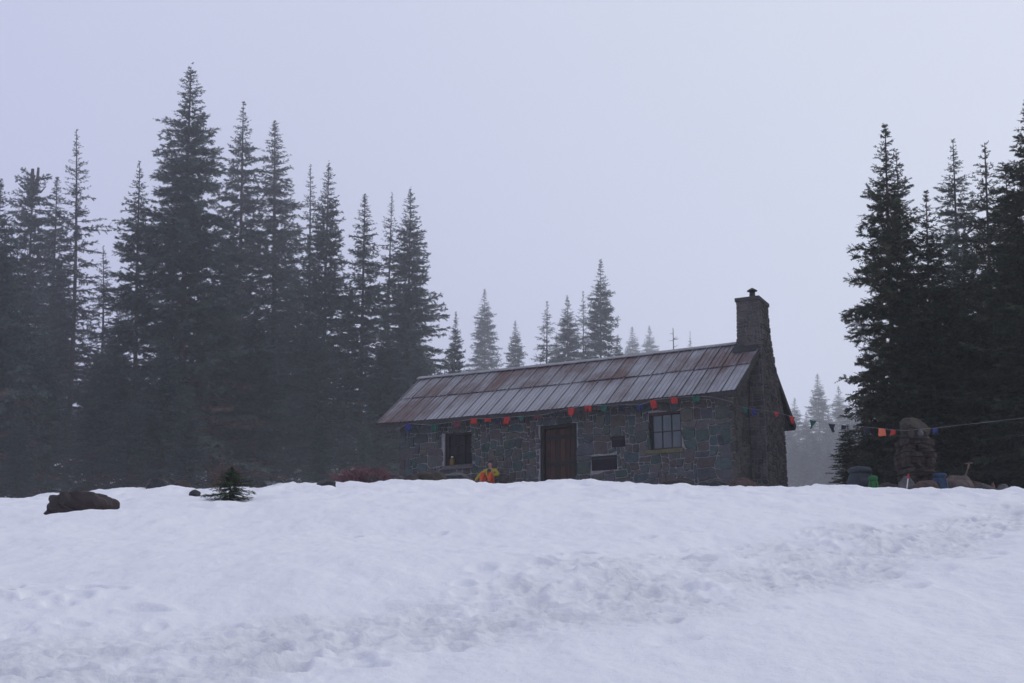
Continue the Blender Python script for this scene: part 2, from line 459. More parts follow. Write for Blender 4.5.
mb = MB(); mb.box(WL + .42, WR - .42, OV + .43, WB - .42, -.3, -.05); mb.build('floor', M['void'], hut)
mb = MB(); mb.box(WL + .42, WR - .42, W2 - .3, W2 - .25, -.05, EZ - .05); mb.build('partition', M['void'], hut)

# roof -----------------------------------------------------------------
RRx = 0.0; RLx = on_plane_y(420, 379.5, W2)[0]
def roof_pt(a, s, back=False, lift=0.):      # a 0..1 left->right, s 0..1 eave->ridge, lift normal to slope
    xl = ELx + (RLx + .02 - ELx) * s * .75
    x = xl + (RRx - xl) * a
    nl = math.hypot(W2, RISE)
    y = W2 * s - RISE / nl * lift; z = EZ + RISE * s + W2 / nl * lift
    sag = -.07 * math.sin(math.pi * a) * (1 - .35 * s)
    if back: y = 2 * W2 - y
    return (x, y, z + sag)
def roof_sheets(back, seed):
    rg = random.Random(seed); vs, fs, ts = [], [], []
    NP = 27
    for row, (s0, s1, l0, l1) in enumerate(((-.012, .535, .050, .036), (.50, .992, .072, .052))):
        for p in range(NP):
            a0, a1 = p / NP, (p + 1) / NP
            tone = (rg.random(), float(row), rg.random())
            dz = rg.uniform(-.004, .006); ds = rg.uniform(-.006, .006)
            prof = [(0, .0), (.03, .036), (.075, .036), (.10, 0), (.118, 0), (.38, .0), (.405, .016), (.435, .016), (.46, 0), (.70, 0), (.725, .016), (.755, .016), (.78, 0), (1., 0)]
            ns = 4; b = len(vs)
            for k in range(ns + 1):
                s = s0 + ds + (s1 - s0) * k / ns; l = l0 + (l1 - l0) * k / ns + dz
                for u, h in prof: vs.append(roof_pt(a0 + (a1 - a0) * u, s, back, l + h))
            n = len(prof)
            for k in range(ns):
                for u in range(n - 1):
                    q = [b + k * n + u, b + k * n + u + 1, b + (k + 1) * n + u + 1, b + (k + 1) * n + u]
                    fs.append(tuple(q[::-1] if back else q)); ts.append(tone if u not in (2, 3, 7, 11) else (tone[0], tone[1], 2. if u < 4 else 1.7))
            # drip edge so that the sheets have thickness
            e0 = len(vs)
            for u, h in prof: vs.append(roof_pt(a0 + (a1 - a0) * u, s0 + ds, back, l0 + dz + h - .012))
            for u in range(n - 1):
                q = [b + u, e0 + u, e0 + u + 1, b + u + 1]; fs.append(tuple(q)); ts.append(tone)
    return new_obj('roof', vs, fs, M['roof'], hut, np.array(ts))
def roof_mat():
    t = NT('rusty_roof_sheets')
    v = t.n('Attribute', attribute_name='tone'); sep = t.n('SeparateXYZ'); t.l(v.outputs['Vector'], sep.inputs[0])
    streak = t.noise(1.6, 5, .6, stretch=(3.2, .55, .55)); blot = t.noise(.42, 3, .5); fine = t.noise(9, 6, .75, stretch=(1.6, .45, .45))
    r = t.math('ADD', t.math('MULTIPLY', streak, .75), t.math('MULTIPLY', t.math('MULTIPLY_ADD', t.math('SUBTRACT', blot, .5), 1.9, .5), .75))
    r = t.math('ADD', r, t.math('MULTIPLY', sep.outputs[0], .20))
    r = t.math('ADD', r, t.math('MULTIPLY', sep.outputs[1], .17))
    r = t.math('ADD', r, t.math('MULTIPLY', fine, .50))
    c = t.ramp(t.math('SUBTRACT', r, .69), [(.22, (.30, .31, .335)), (.44, (.225, .222, .245)), (.60, (.15, .125, .135)), (.78, (.10, .048, .046))])
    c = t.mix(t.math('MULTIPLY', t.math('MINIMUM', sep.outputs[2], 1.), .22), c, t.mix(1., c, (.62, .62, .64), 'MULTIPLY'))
    c = t.mix(t.math('MULTIPLY', t.math('GREATER_THAN', sep.outputs[2], 1.5), t.math('SUBTRACT', t.math('MULTIPLY', sep.outputs[2], 1.6), 2.3)), c, (.05, .042, .046))  # dark seam lines: rib shade put into the colour, along with lap rust
    t.bump(fine, .15, .01)
    return t.out(c, .55, .15, .35)
M['roof'] = roof_mat()
M['ridge'] = plain('galvanised_ridge', (.20, .20, .21), .5, .3, 3, metal=.2)
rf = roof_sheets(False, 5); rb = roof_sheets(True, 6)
# deck under the sheets, fascia, rake boards, rafters
def deck(back):
    mb = MB(); n = 14
    for i in range(n):
        a0, a1 = i / n, (i + 1) / n
        c = [roof_pt(a0, 0, back, -.03), roof_pt(a1, 0, back, -.03), roof_pt(a1, .995, back, -.03), roof_pt(a0, .995, back, -.03),
             roof_pt(a0, 0, back, .025), roof_pt(a1, 0, back, .025), roof_pt(a1, .995, back, .025), roof_pt(a0, .995, back, .025)]
        if back: c = [c[3], c[2], c[1], c[0], c[7], c[6], c[5], c[4]]
        mb.hexa(c)
    for i in range(26):
        x = ELx + .25 + i * (0 - ELx - .5) / 25
        y0, y1 = (.05, .42) if not back else (WB, 2 * W2 - .05)
        s = RISE / W2; zf = lambda y: EZ + s * (y if not back else 2 * W2 - y) - .045
        mb.hexa([(x - .04, y0, zf(y0) - .13), (x + .04, y0, zf(y0) - .13), (x + .04, y1, zf(y1) - .13), (x - .04, y1, zf(y1) - .13),
                 (x - .04, y0, zf(y0)), (x + .04, y0, zf(y0)), (x + .04, y1, zf(y1)), (x - .04, y1, zf(y1))])
    return mb.build('roof_deck', M['wood_dark'], rf if not back else rb)
deck(False); deck(True)
def fascia(back):
    mb = MB(); n = 14
    for i in range(n):
        a0, a1 = i / n, (i + 1) / n
        p, q = roof_pt(a0, 0, False, .02), roof_pt(a1, 0, False, .02)
        y0, y1 = (-.028, .012) if not back else (2 * W2 - .012, 2 * W2 + .028)
        mb.hexa([(p[0], y0, p[2] - .17), (q[0], y0, q[2] - .17), (q[0], y1, q[2] - .17), (p[0], y1, p[2] - .17),
                 (p[0], y0, p[2] - .005), (q[0], y0, q[2] - .005), (q[0], y1, q[2] - .005), (p[0], y1, p[2] - .005)])
    mb.build('fascia_board', M['wood_fascia'], rf if not back else rb)
fascia(False); fascia(True)
def rake(back, right):
    mb = MB(); a = 1. if right else 0.
    for s0, s1 in ((0., .5), (.5, 1.)):
        c = []
        for l in (-.17, .03):
            for s, dx in ((s0, 0), (s0, 1), (s1, 1), (s1, 0)):
                p = roof_pt(a, s, back, l); c.append((p[0] + (.004 + .04 * dx) * (1 if right else -1), p[1], p[2]))
        mb.hexa(c)
    mb.build('rake_board', M['wood_fascia'] if right and not back else M['wood_dark'], rf if not back else rb)
for b in (False, True):
    for r_ in (False, True): rake(b, r_)
mb = MB(); n = 12; bx0, bx1 = RLx - .03, -.75
for i in range(n):
    a0, a1 = bx0 + (bx1 - bx0) * i / n, bx0 + (bx1 - bx0) * (i + 1) / n
    sg = lambda x: EZ + RISE - .07 * .65 * math.sin(math.pi * (x - RLx) / (0 - RLx)) + .075
    for sgn in (1, -1):
        q = [(a0, W2, sg(a0) + .035), (a1, W2, sg(a1) + .035), (a1, W2 - sgn * .24, sg(a1) - .09), (a0, W2 - sgn * .24, sg(a0) - .09)]
        qd = [(v[0], v[1], v[2] - .035) for v in q]
        mb.add(q + qd, [(0, 1, 2, 3), (7, 6, 5, 4), (0, 4, 5, 1), (1, 5, 6, 2), (2, 6, 7, 3), (3, 7, 4, 0)])
mb.build('ridge_cap', M['ridge'], rf)

# chimney ---------------------------------------------------------------
def chimney():
    yc = W2; CT = on_plane_y(744, 301, W2 - .6)[2]
    zt = CT; za = EZ + RISE - .1
    x0, x1 = -.78, .02
    prof = [(ZB, 1.22, .26), (EZ - .1, 1.20, .24), (za - .2, .72, .08), (za + .5, .64, .03), (zt, .60, 0.)]
    vs, fs, ts = [], [], []; core = MB()
    for k, ((za_, h0, e0), (zb_, h1, e1)) in enumerate(zip(prof[:-1], prof[1:])):
        X0 = x0 if k >= 2 else -.30
        c = lambda x, sy, z, h, e: (x + (e if x > -.2 else 0), yc + sy * h, z)
        fl = (c(X0, -1, za_, h0, e0), c(x1, -1, za_, h0, e0), c(x1, -1, zb_, h1, e1), c(X0, -1, zb_, h1, e1))
        rt = (c(x1, -1, za_, h0, e0), c(x1, 1, za_, h0, e0), c(x1, 1, zb_, h1, e1), c(x1, -1, zb_, h1, e1))
        bk = (c(x1, 1, za_, h0, e0), c(X0, 1, za_, h0, e0), c(X0, 1, zb_, h1, e1), c(x1, 1, zb_, h1, e1))
        lf = (c(X0, 1, za_, h0, e0), c(X0, -1, za_, h0, e0), c(X0, -1, zb_, h1, e1), c(X0, 1, zb_, h1, e1))
        for m, q in enumerate((fl, rt, bk, lf)):
            if m == 3 and k < 2: continue
            v, f, t = masonry(q, [], 40 + k * 4 + m, .12, .035, .014, (1, 3, 1, 2))
            o = len(vs); vs += v; fs += [tuple(i + o for i in g) for g in f]; ts += t
        i_ = .004
        core.hexa([(fl[0][0] + i_, fl[0][1] + i_, za_ + .001), (fl[1][0] - i_, fl[1][1] + i_, za_ + .001), (rt[1][0] - i_, rt[1][1] - i_, za_ + .001), (bk[1][0] + i_, bk[1][1] - i_, za_ + .001),
                   (fl[3][0] + i_, fl[3][1] + i_, zb_ - .001), (fl[2][0] - i_, fl[2][1] + i_, zb_ - .001), (rt[2][0] - i_, rt[2][1] - i_, zb_ - .001), (bk[2][0] + i_, bk[2][1] - i_, zb_ - .001)])
    ch = new_obj('chimney', vs, fs, M['stone_dark'], hut, ts)
    core.build('mortar', M['mortar_dark'], ch)
    mb = MB(); mb.box(x0 - .05, x1 + .05, yc - .65, yc + .65, zt, zt + .13); mb.build('chimney_cap', M['concrete'], ch)
    mb = MB(); fx = x0 + .42
    mb.tube([(fx, yc, zt + .13), (fx, yc, zt + .24), (fx, yc, zt + .50)], [.16, .12, .095], 14)
    mb.build('flue', M['iron'], ch, True)
    mb = MB(); mb.tube([(fx, yc, zt + .50), (fx, yc, zt + .52), (fx, yc, zt + .62)], [.19, .185, .03], 14); mb.build('flue_hat', M['iron'], ch)
    # flashing skirt where the shaft meets the roof
    s = RISE / W2
    mb = MB(); yb, yt = yc - .95, yc - .62
    zf = lambda y: EZ + s * y + .125
    mb.hexa([(x0 - .12, yb, zf(yb) - .02), (x1 - .05, yb, zf(yb) - .02), (x1 - .05, yt, zf(yt) + .12), (x0 - .12, yt, zf(yt) + .12),
             (x0 - .12, yb, zf(yb)), (x1 - .05, yb, zf(yb)), (x1 - .05, yt, zf(yt) + .16), (x0 - .12, yt, zf(yt) + .16)])
    mb.build('flashing', M['iron'], ch)
chimney()

# door ------------------------------------------------------------------
x0, x1, z0, z1 = DOOR
y = OV + .10
mb = MB(); mb.box(x0 + .01, x0 + .13, y - .06, y + .2, z0, z1 - .13); mb.box(x1 - .13, x1 - .01, y - .06, y + .2, z0, z1 - .13); mb.box(x0 + .01, x1 - .01, y - .062, y + .2, z1 - .128, z1 - .01)
dr = empty('door', (0, 0, 0)); dr.parent = hut
mb.build('door_frame', M['wood_dark'], dr)
def door_mat():
    t = NT('red_brown_door_planks'); n = t.noise(3, 4, .6, stretch=(6, 1, .5)); a = t.tone()
    c = t.ramp(t.math('ADD', t.math('MULTIPLY', n, .7), t.math('MULTIPLY', a, .4)), [(.3, (.022, .012, .010)), (.8, (.062, .028, .019))])
    t.bump(n, .3, .01); return t.out(c, .7, 0, .3)
M['door'] = door_mat()
mb = MB(); rg = random.Random(3); npk = 6
dx0, dx1 = x0 + .14, x1 - .14
for i in range(npk):
    a, b = dx0 + (dx1 - dx0) * i / npk, dx0 + (dx1 - dx0) * (i + 1) / npk
    mb.box(a + .006, b - .006, y + .07 + rg.uniform(0, .006), y + .12, z0, z1 - .14, rg.random())
mb.build('door_leaf', M['door'], dr)
mb = MB(); zr = on_plane_y(560, 463, OV)[2]
for zc in (zr, zr + .95):
    mb = MB(); mb.box(dx0 + .02, dx1 - .02, y + .045, y + .069, zc - .07, zc + .07); mb.build('door_rail', M['wood_dark'], dr)
mb = MB(); mb.tube([(dx0 + .12, y + .02, zr + .25), (dx0 + .12, y + .02, zr + .45)], [.014, .014], 8); mb.box(dx0 + .10, dx0 + .14, y + .01, y + .068, zr + .24, zr + .27); mb.box(dx0 + .10, dx0 + .14, y + .01, y + .068, zr + .43, zr + .46)
mb.build('handle', M['iron'], dr)

# windows ---------------------------------------------------------------
def glass_mat():
    t = NT('window_glass'); n = t.noise(1.5, 3)
    t.bump(n, .05, .01)
    c = t.ramp(n, [(.3, (.045, .06, .07)), (.7, (.085, .105, .12))])
    return t.out(c, .08, 0, .7)
M['glass'] = glass_mat()
def window(rc, cols, rows, fw, panes, seed, frame_mat, lintel):
    x0, x1, z0, z1 = rc; y = OV + .12; ft = .10
    w = MB()
    w.box(x0 + .008, x0 + fw, y - .05, y + .09, z0 + .008, z1 - .008); w.box(x1 - ft * .6, x1 - .008, y - .05, y + .09, z0 + .008, z1 - .008)
    w.box(x0 + fw, x1 - ft * .6, y - .048, y + .09, z1 - .09, z1 - .008); w.box(x0 + fw, x1 - ft * .6, y - .048, y + .09, z0 + .008, z0 + .05)
    win = empty('window', (0, 0, 0)); win.parent = hut
    w.build('frame', frame_mat, win)
    gx0, gx1, gz0, gz1 = x0 + fw, x1 - ft * .6, z0 + .05, z1 - .09
    mm = MB()
    for i in range(1, cols):
        xc = gx0 + (gx1 - gx0) * i / cols; mm.box(xc - .016, xc + .016, y + .005, y + .045, gz0, gz1)
    for j in range(1, rows):
        zc = gz0 + (gz1 - gz0) * j / rows; mm.box(gx0, gx1, y + .003, y + .043, zc - .016, zc + .016)
    mm.build('muntin', M['wood_dark'], win)
    rg = random.Random(seed)
    for i in range(cols):
        for j in range(rows):
            a0, a1 = gx0 + (gx1 - gx0) * i / cols, gx0 + (gx1 - gx0) * (i + 1) / cols; b0, b1 = gz0 + (gz1 - gz0) * j / rows, gz0 + (gz1 - gz0) * (j + 1) / rows
            p = MB(); yy = y + .028 + rg.uniform(-.002, .002); tl = rg.uniform(-.006, .006)
            if panes:
                p.hexa([(a0, yy - tl, b0), (a1, yy + tl, b0), (a1, yy + tl + .004, b0), (a0, yy - tl + .004, b0), (a0, yy + tl, b1), (a1, yy - tl, b1), (a1, yy - tl + .004, b1), (a0, yy + tl + .004, b1)])
                p.build('pane', M['glass'], win)
    if not panes:
        p = MB(); p.box(gx0, gx1, y + .05, y + .06, gz0, gz1); p.build('shade_sheet', M['void'], win)  # near-black sheet painting the shade inside the open window
    if lintel:
        p = MB(); p.box(x0 + .02, x1 - .02, y - .09, y - .052, z1 - .085, z1 - .012); p.build('lintel', M['wood_red'], win)
    return win
w1 = window(WIN1, 3, 3, .16, False, 1, M['wood_dark'], False); w2 = window(WIN2, 3, 2, .12, True, 2, M['wood_dark'], True)
w1['label'] = 'dark open window with thick frame'; w2['label'] = 'six paned glazed window with red lintel'
def slab(name, rc, out, mat, par):
    bm = bmesh.new(); mb = MB(); mb.box(rc[0], rc[1], OV - out, OV + .16, rc[2], rc[3]); o = mb.build(name, mat, par)
    bv = o.modifiers.new('bevel', 'BEVEL'); bv.width = .025; bv.segments = 2; return o
slab('sill', SILL1, .09, M['sill_grey'], w1); slab('sill', SILL2, .09, M['sill'], w2)
for rc, o_ in ((PLQ1, .03), (PLQ2, .045)):
    s_ = slab('plaque', [rc[0] + .012, rc[1] - .012, rc[2] + .012, rc[3] - .012], o_, M['bronze'], hut)
    mb = MB(); mb.box(rc[0] + .07, rc[1] - .07, OV - o_ - .008, OV - o_ + .01, rc[3] - .13, rc[3] - .08) ; mb.build('plaque_moulding', M['rock_dark'], s_)
hut_w = lambda x, y, z: O + U * x + Vv * y + np.array([0, 0, z])

# yellow container on the left window ledge (inside the frame)
p = on_plane_y(452, 463.2, OV + .02); q = hut_w(p[0], OV + .03, WIN1[2] + .005)
jc = empty('plastic_canister', q, TH, 'small yellow canister standing in the lower corner of the dark window', 'canister')
M['yellow_plastic'] = plain('yellow_plastic', (.12, .075, .018), .5, .15, 8, bump=0); M['white_plastic'] = plain('white_plastic', (.6, .6, .58), .5, .1, 8, bump=0)
mb = MB(); mb.tube([(0, 0, 0), (0, 0, .03), (0, 0, .22), (0, 0, .27), (0, 0, .29)], [.085, .095, .095, .06, .04], 14); mb.build('canister_body', M['yellow_plastic'], jc, True)
mb = MB(); mb.tube([(0, 0, .29), (0, 0, .33)], [.045, .045], 12); mb.build('cap', M['white_plastic'], jc)

# ------------------------------------------------------------------ prayer flag strings
def flags_string(name, pts3, specs, label, cord_r=.007):
    root = empty(name, pts3[0], 0, label, 'flag string', 'strings of coloured flags')
    o0 = np.array(pts3[0]); mb = MB(); mb.tube([np.array(p) - o0 for p in pts3], [cord_r] * len(pts3), 5); mb.build('cord', M['cord'], root)
    P = np.array(pts3); L = np.concatenate([[0], np.cumsum(np.linalg.norm(np.diff(P, axis=0), axis=1))])
    rg = random.Random(len(pts3))
    pxs = np.array([512 + F * (q @ np.array([1, 0, 0])) / (q[1] * math.cos(PITCH) + q[2] * math.sin(PITCH)) for q in P])
    for px, colr, w, h, shape in specs:
        t = np.interp(px, pxs, L)
        c = np.array([np.interp(t, L, P[:, k]) for k in range(3)]); c2 = np.array([np.interp(t + .1, L, P[:, k]) for k in range(3)])
        u = c2 - c; u /= np.linalg.norm(u) + 1e-9; nrm = np.array([-u[1], u[0], 0])
        nx, nz = 6, 6; vs, fs = [], []
        sw = rg.uniform(-.4, .4); ph = rg.uniform(0, 6)
        for j in range(nz + 1):
            for i in range(nx + 1):
                a, b = i / nx - .5, j / nz
                ww = w * (1 - b * (.95 if shape == 't' else .06))
                bul = .05 * math.sin(a * 5 + ph) * b + sw * h * b * b
                vs.append(c - o0 + u * a * ww + nrm * bul + np.array([0, 0, -h * b + .02 * math.sin(a * 7 + ph) * b]))
        k = nx + 1
        fs = [(j * k + i, j * k + i + 1, (j + 1) * k + i + 1, (j + 1) * k + i) for j in range(nz) for i in range(nx)]
        f = new_obj('flag', vs, fs, M[colr], root, None, True)
        so = f.modifiers.new('thick', 'SOLIDIFY'); so.thickness = .006
        f['label'] = {'flag_red': 'red flag', 'flag_orange': 'orange flag', 'flag_green': 'green flag', 'flag_blue': 'blue flag', 'flag_dark': 'dark navy flag', 'flag_purple': 'crimson flag'}[colr]
    return root
def eave_pt(px, py): 
    p = on_plane_y(px, py, -.07); return hut_w(p[0], -.07, p[2])
pts = [eave_pt(*q) for q in [(395, 430), (408, 423.5), (430, 425), (457, 421.5), (474, 418.5), (490, 418.5), (508, 417), (522, 416.5), (545, 414.5), (571, 408), (588, 405), (604, 405.5), (622, 404.5), (640, 405), (653, 400), (674, 397.5), (696, 396), (712, 397), (733, 402)]]
flags_string('flag_string', pts, [
    (408, 'flag_blue', .26, .27, 's'), (434, 'flag_green', .24, .24, 's'), (457, 'flag_purple', .26, .22, 's'), (474, 'flag_red', .25, .2, 's'), (488, 'flag_red', .26, .12, 's'), (498, 'flag_dark', .2, .22, 's'), (507, 'flag_red', .25, .26, 's'),
    (521, 'flag_green', .2, .15, 's'), (538, 'flag_purple', .24, .14, 's'), (556, 'flag_dark', .22, .18, 't'), (571, 'flag_red', .26, .26, 's'), (588, 'flag_red', .27, .22, 's'), (604, 'flag_green', .24, .22, 's'), (622, 'flag_dark', .26, .22, 's'), (640, 'flag_blue', .2, .14, 's'),
    (653, 'flag_red', .22, .28, 's'), (674, 'flag_red', .24, .2, 's'), (696, 'flag_green', .28, .2, 's')], 'string of square red, green and blue flags hung along the hut eave')

# ------------------------------------------------------------------ stone pillar on the right
pp = at(917, 489, 39.0); PX, PY = pp[0], pp[1]; PZ = gz(PX, PY) - .12
pil = empty('stone_pillar', (PX, PY, PZ), .12, 'rough stacked stone pillar with a rounded boulder on top', 'pillar')
ptop = at(917, 421, PY)[2] - PZ
def block_bm(mb_v, mb_f, cx, cy, z, sx, sy, sz, rg):
    o = len(mb_v); j = lambda s: rg.uniform(-s, s); tw, tw2 = rg.uniform(-1, 1), rg.uniform(-1, 1)
    for dz in (-.5, -.3, .3, .5):
        q = .93 if abs(dz) == .5 else 1.
        for k in range(8):
            a = math.pi / 8 + k * math.pi / 4; x, y = math.cos(a), math.sin(a); m = max(abs(x), abs(y)); x, y = x / m * .5, y / m * .5
            mb_v.append((cx + (x * q + j(.06)) * sx, cy + (y * q + j(.06)) * sy + .12 * x * tw, z + (dz + j(.05)) * sz + .05 * x * tw2))
    for r_ in range(3):
        for k in range(8): mb_f.append((o + r_ * 8 + k, o + r_ * 8 + (k + 1) % 8, o + (r_ + 1) * 8 + (k + 1) % 8, o + (r_ + 1) * 8 + k))
    mb_f.append(tuple(o + 7 - k for k in range(8))); mb_f.append(tuple(o + 24 + k for k in range(8)))
rg = random.Random(9); vs, fs, ts = [], [], []; z = -.1
while z < ptop - .62:
    h = rg.uniform(.09, .19); n = rg.choice((2, 2, 3, 3)); w = .90 + rg.uniform(-.09, .09)
    for face in range(2):
        x = -w / 2; cuts = sorted([rg.uniform(.25, .75) for _ in range(n - 1)]); cuts = [0] + cuts + [1]
        if n == 3: cuts = [0, rg.uniform(.2, .42), rg.uniform(.55, .8), 1]
        for a, b in zip(cuts[:-1], cuts[1:]):
            n0 = len(fs); block_bm(vs, fs, (a + b - 1) / 2 * w, (-.24 if face == 0 else .24) + rg.uniform(-.04, .04), z + h / 2, (b - a) * w - .02, .46, h - .012, rg); ts += [rg.random()] * (len(fs) - n0)
    z += h
M['pillar'] = stone_mat('pillar_stone', [(.12, .07, .06), (.16, .10, .085), (.09, .065, .06), (.20, .15, .12), (.11, .085, .08), (.15, .085, .07)], .22)
body = new_obj('pillar_shaft', vs, fs, M['pillar'], pil, ts)
def boulder_part(name, size, zc, mat, parent, seed, x=0, y=0):
    o = rock(name, 0, 0, size, mat, seed, None, None, sink=.5, z=0); o.parent = parent; o.location = (x, y, zc)
    for k in ('label', 'category'):
        if k in o: del o[k]
    return o
boulder_part('lintel_stone', (.98, .8, .24), z + .06, M['rock_dark'], pil, 4)
M['rock_tan'] = plain('tan_lichen_rock', (.040, .033, .025), .9, .4, 6)
boulder_part('cap_boulder', (1.0, .85, .58), z + .33, M['rock_tan'], pil, 12)
boulder_part('small_stone', (.17, .16, .2), z + .16, M['rock_grey'], pil, 14, .02, -.47)
boulder_part('small_stone', (.20, .16, .22), z + .14, M['rock_tan'], pil, 15, -.24, -.44)

# second string: hut corner -> pillar -> tree at the right
c0 = hut_w(.36, OV + .2, on_plane_y(738, 405.5, OV)[2]); c1 = np.array([PX, PY - .55, at(905, 430.5, PY - .55)[2]])
tpx = [738, 745, 754, 765, 776, 792, 813, 832, 845, 865, 882, 893, 905]; tpy = [405.5, 407.5, 409, 410.5, 412, 416.5, 420.5, 424, 425.5, 427, 428.5, 429.8, 430.5]
pts = []
for a, b in zip(tpx, tpy):
    k = (a - 738) / (905 - 738); pts.append(at(a, b, c0[1] + (c1[1] - c0[1]) * k))
for a, b in ((935, 428), (970, 424), (1024, 418), (1060, 414)): pts.append(at(a, b, c1[1] + (a - 905) * .01))
flags_string('flag_string', pts, [(745, 'flag_green', .24, .2, 's'), (754, 'flag_blue', .24, .2, 's'), (776, 'flag_red', .34, .15, 't'), (792, 'flag_red', .3, .22, 't'), (813, 'flag_green', .34, .26, 't'), (832, 'flag_dark', .34, .24, 't'), (844, 'flag_dark', .24, .12, 's'), (866, 'flag_dark', .3, .2, 's'),
     (882, 'flag_orange', .32, .22, 's'), (893, 'flag_red', .24, .16, 's'), (935, 'flag_blue', .2, .16, 's')], 'slack string of pennant flags running from the hut corner to the stone pillar', .005)

# ------------------------------------------------------------------ trees
def frond_template(n):
    v, f = [], []
    def tri(a, b, c): 
        o = len(v); v.extend([a, b, c]); f.append((o, o + 1, o + 2))
    tri((0, -.035, 0), (0, .035, 0), (1.0, 0, -.03))
    for i in range(n):
        t = .06 + .80 * i / n; w = .34 * (1 - .5 * t); dl = .20 + .12 / n
        for s in (1, -1):
            tri((t, 0, 0), (t + dl * .75, 0, 0), (t + dl * 1.2, s * w, .05 * s * (1 if i % 2 else -1) - .03))
    return np.array(v), np.array(f)
def make_tree(H, seed, rmax=.16, power=.78, spacing=.42, nb=6, gap=.08, dens=1., leaf=5, dead_below=0., bare=.04, cut=2., droop=.22, flen=.42, top_len=.22, rag=.25):
    rg = np.random.default_rng(seed)
    tv, tf = frond_template(leaf)
    pos, bas, tone, isdead = [], [], [], []
    wood = MB()
    tr = .0085 * H
    lean = rg.normal(0, .004, 2) * H
    axis = lambda z: np.array([lean[0] * math.sin(z / H * 3.0), lean[1] * math.sin(z / H * 2.6), z])
    zs = np.linspace(-.6, H * min(.985, cut), 16)
    wood.tube([axis(max(z, 0)) * np.array([1, 1, 0]) + np.array([0, 0, z]) for z in zs], [tr * (1 - max(z, 0) / H) ** .85 + .012 for z in zs], 8)
    z = bare * H
    while z < H * min(.985, cut):
        t = z / H
        u_ = 1 - t
        R_ = H * rmax * (u_ ** power) * min(1, (u_ / .20) ** .42) * (.55 + .45 * min(1, (t + .04) / .12)) * (1 + rag * np.clip(rg.normal(), -1.5, 1.5) * min(1, .35 + 1.6 * u_))
        R_ = max(R_, top_len * (1 - t) ** .5 * .9 + .06)
        k = max(3, int(round(nb * (.75 + .5 * rg.random()))))
        a0 = rg.random() * 6.283
        for b in range(k):
            if rg.random() < gap: continue
            a = a0 + b * 6.283 / k + rg.normal(0, .25)
            L = R_ * (.70 + .42 * rg.random())
            if rg.random() < .06 and u_ > .25: L *= 1.12
            zb = z + rg.normal(0, spacing * .28)
            el = np.interp(t, [0, .35, .75, .93, 1.], [-.25, -.05, .18, .32, .7]) + rg.normal(0, .10)
            dr = droop * (1 - .5 * t) * (1 + .4 * rg.normal())
            dirh = np.array([math.cos(a), math.sin(a), 0]); side0 = np.array([-math.sin(a), math.cos(a), 0])
            bend = rg.normal(0, .10)
            p0 = axis(min(max(zb, 0.05), H))
            curve = lambda s: p0 + dirh * (L * s) + side0 * (bend * L * s * s) + np.array([0, 0, L * (el * s - dr * s * s + .9 * dr * s ** 3 * .8)])
            dead = z < dead_below * H and rg.random() < .75 * (1 - z / (dead_below * H + 1e-6)) + .2
            wood.tube([curve(0), curve(.5), curve(.97)], [max(.012, L * .014), max(.009, L * .009), .006], 4, cap=False)
            n = max(4, int(L / .115 * dens)); s_in = .06 if L < 1.2 else .12
            if dead: n = max(3, int(n * .55))
            s = s_in + (1 - s_in) * (np.arange(n) + rg.random(n)) / n
            bt = np.clip(rg.normal(.42, .27), 0, 1)
            pr = rg.random() * 6.28
            for si in np.concatenate([s, s, [.97]]):
                c = curve(si); tan = curve(min(1, si + .03)) - curve(si - .03); tan /= np.linalg.norm(tan)
                sd = np.cross([0, 0, 1.], tan); sd /= np.linalg.norm(sd) + 1e-9; up = np.cross(tan, sd)
                if si == .97: ang = 0; 
                else: ang = rg.uniform(.55, 1.05) * (1 if rg.random() < .5 else -1)
                ax = tan * math.cos(ang) + sd * math.sin(ang) + up * (rg.normal(-.10, .34))
                ax /= np.linalg.norm(ax)
                sy = np.cross(up, ax); sy /= np.linalg.norm(sy); sz = np.cross(ax, sy)
                rol = rg.normal(0, .5); sy, sz = sy * math.cos(rol) + sz * math.sin(rol), sz * math.cos(rol) - sy * math.sin(rol)
                fl = flen * min(1., .50 + 1.6 * u_) * (.55 + .6 * rg.random()) * (.45 + .55 * min(1, L / 1.3)) * (1.1 - .35 * si)
                pos.append(c); bas.append(np.stack([ax, sy, sz]) * fl); tone.append(np.clip(bt + rg.normal(0, .15), 0, 1)); isdead.append(dead)
        z += spacing * (.55 + .9 * rg.random()) * (.55 + .45 * (1 - t))
    # leader
    for k in range(3 if cut > 1 else 0):
        ax = np.array([rg.normal(0, .2), rg.normal(0, .2), 1.]); ax /= np.linalg.norm(ax); sd = np.cross(ax, [1., 0, 0]); sd /= np.linalg.norm(sd)
        pos.append(axis(H * (.952 + .006 * k))); bas.append(np.stack([ax, sd, np.cross(ax, sd)]) * flen * .34); tone.append(.5); isdead.append(False)
    pos, bas, tone, isdead = np.array(pos), np.array(bas), np.array(tone), np.array(isdead)
    def mesh(mask):
        P = pos[mask][:, None, :] + np.einsum('vk,nkj->nvj', tv, bas[mask]); n, k, _ = P.shape
        Fc = (tf[None] + (np.arange(n) * k)[:, None, None]).reshape(-1, 3)
        return P.reshape(-1, 3), Fc, np.repeat(tone[mask], k)
    return dict(H=H, wood=wood, crown=mesh(~isdead), dead=mesh(isdead) if isdead.any() else None)

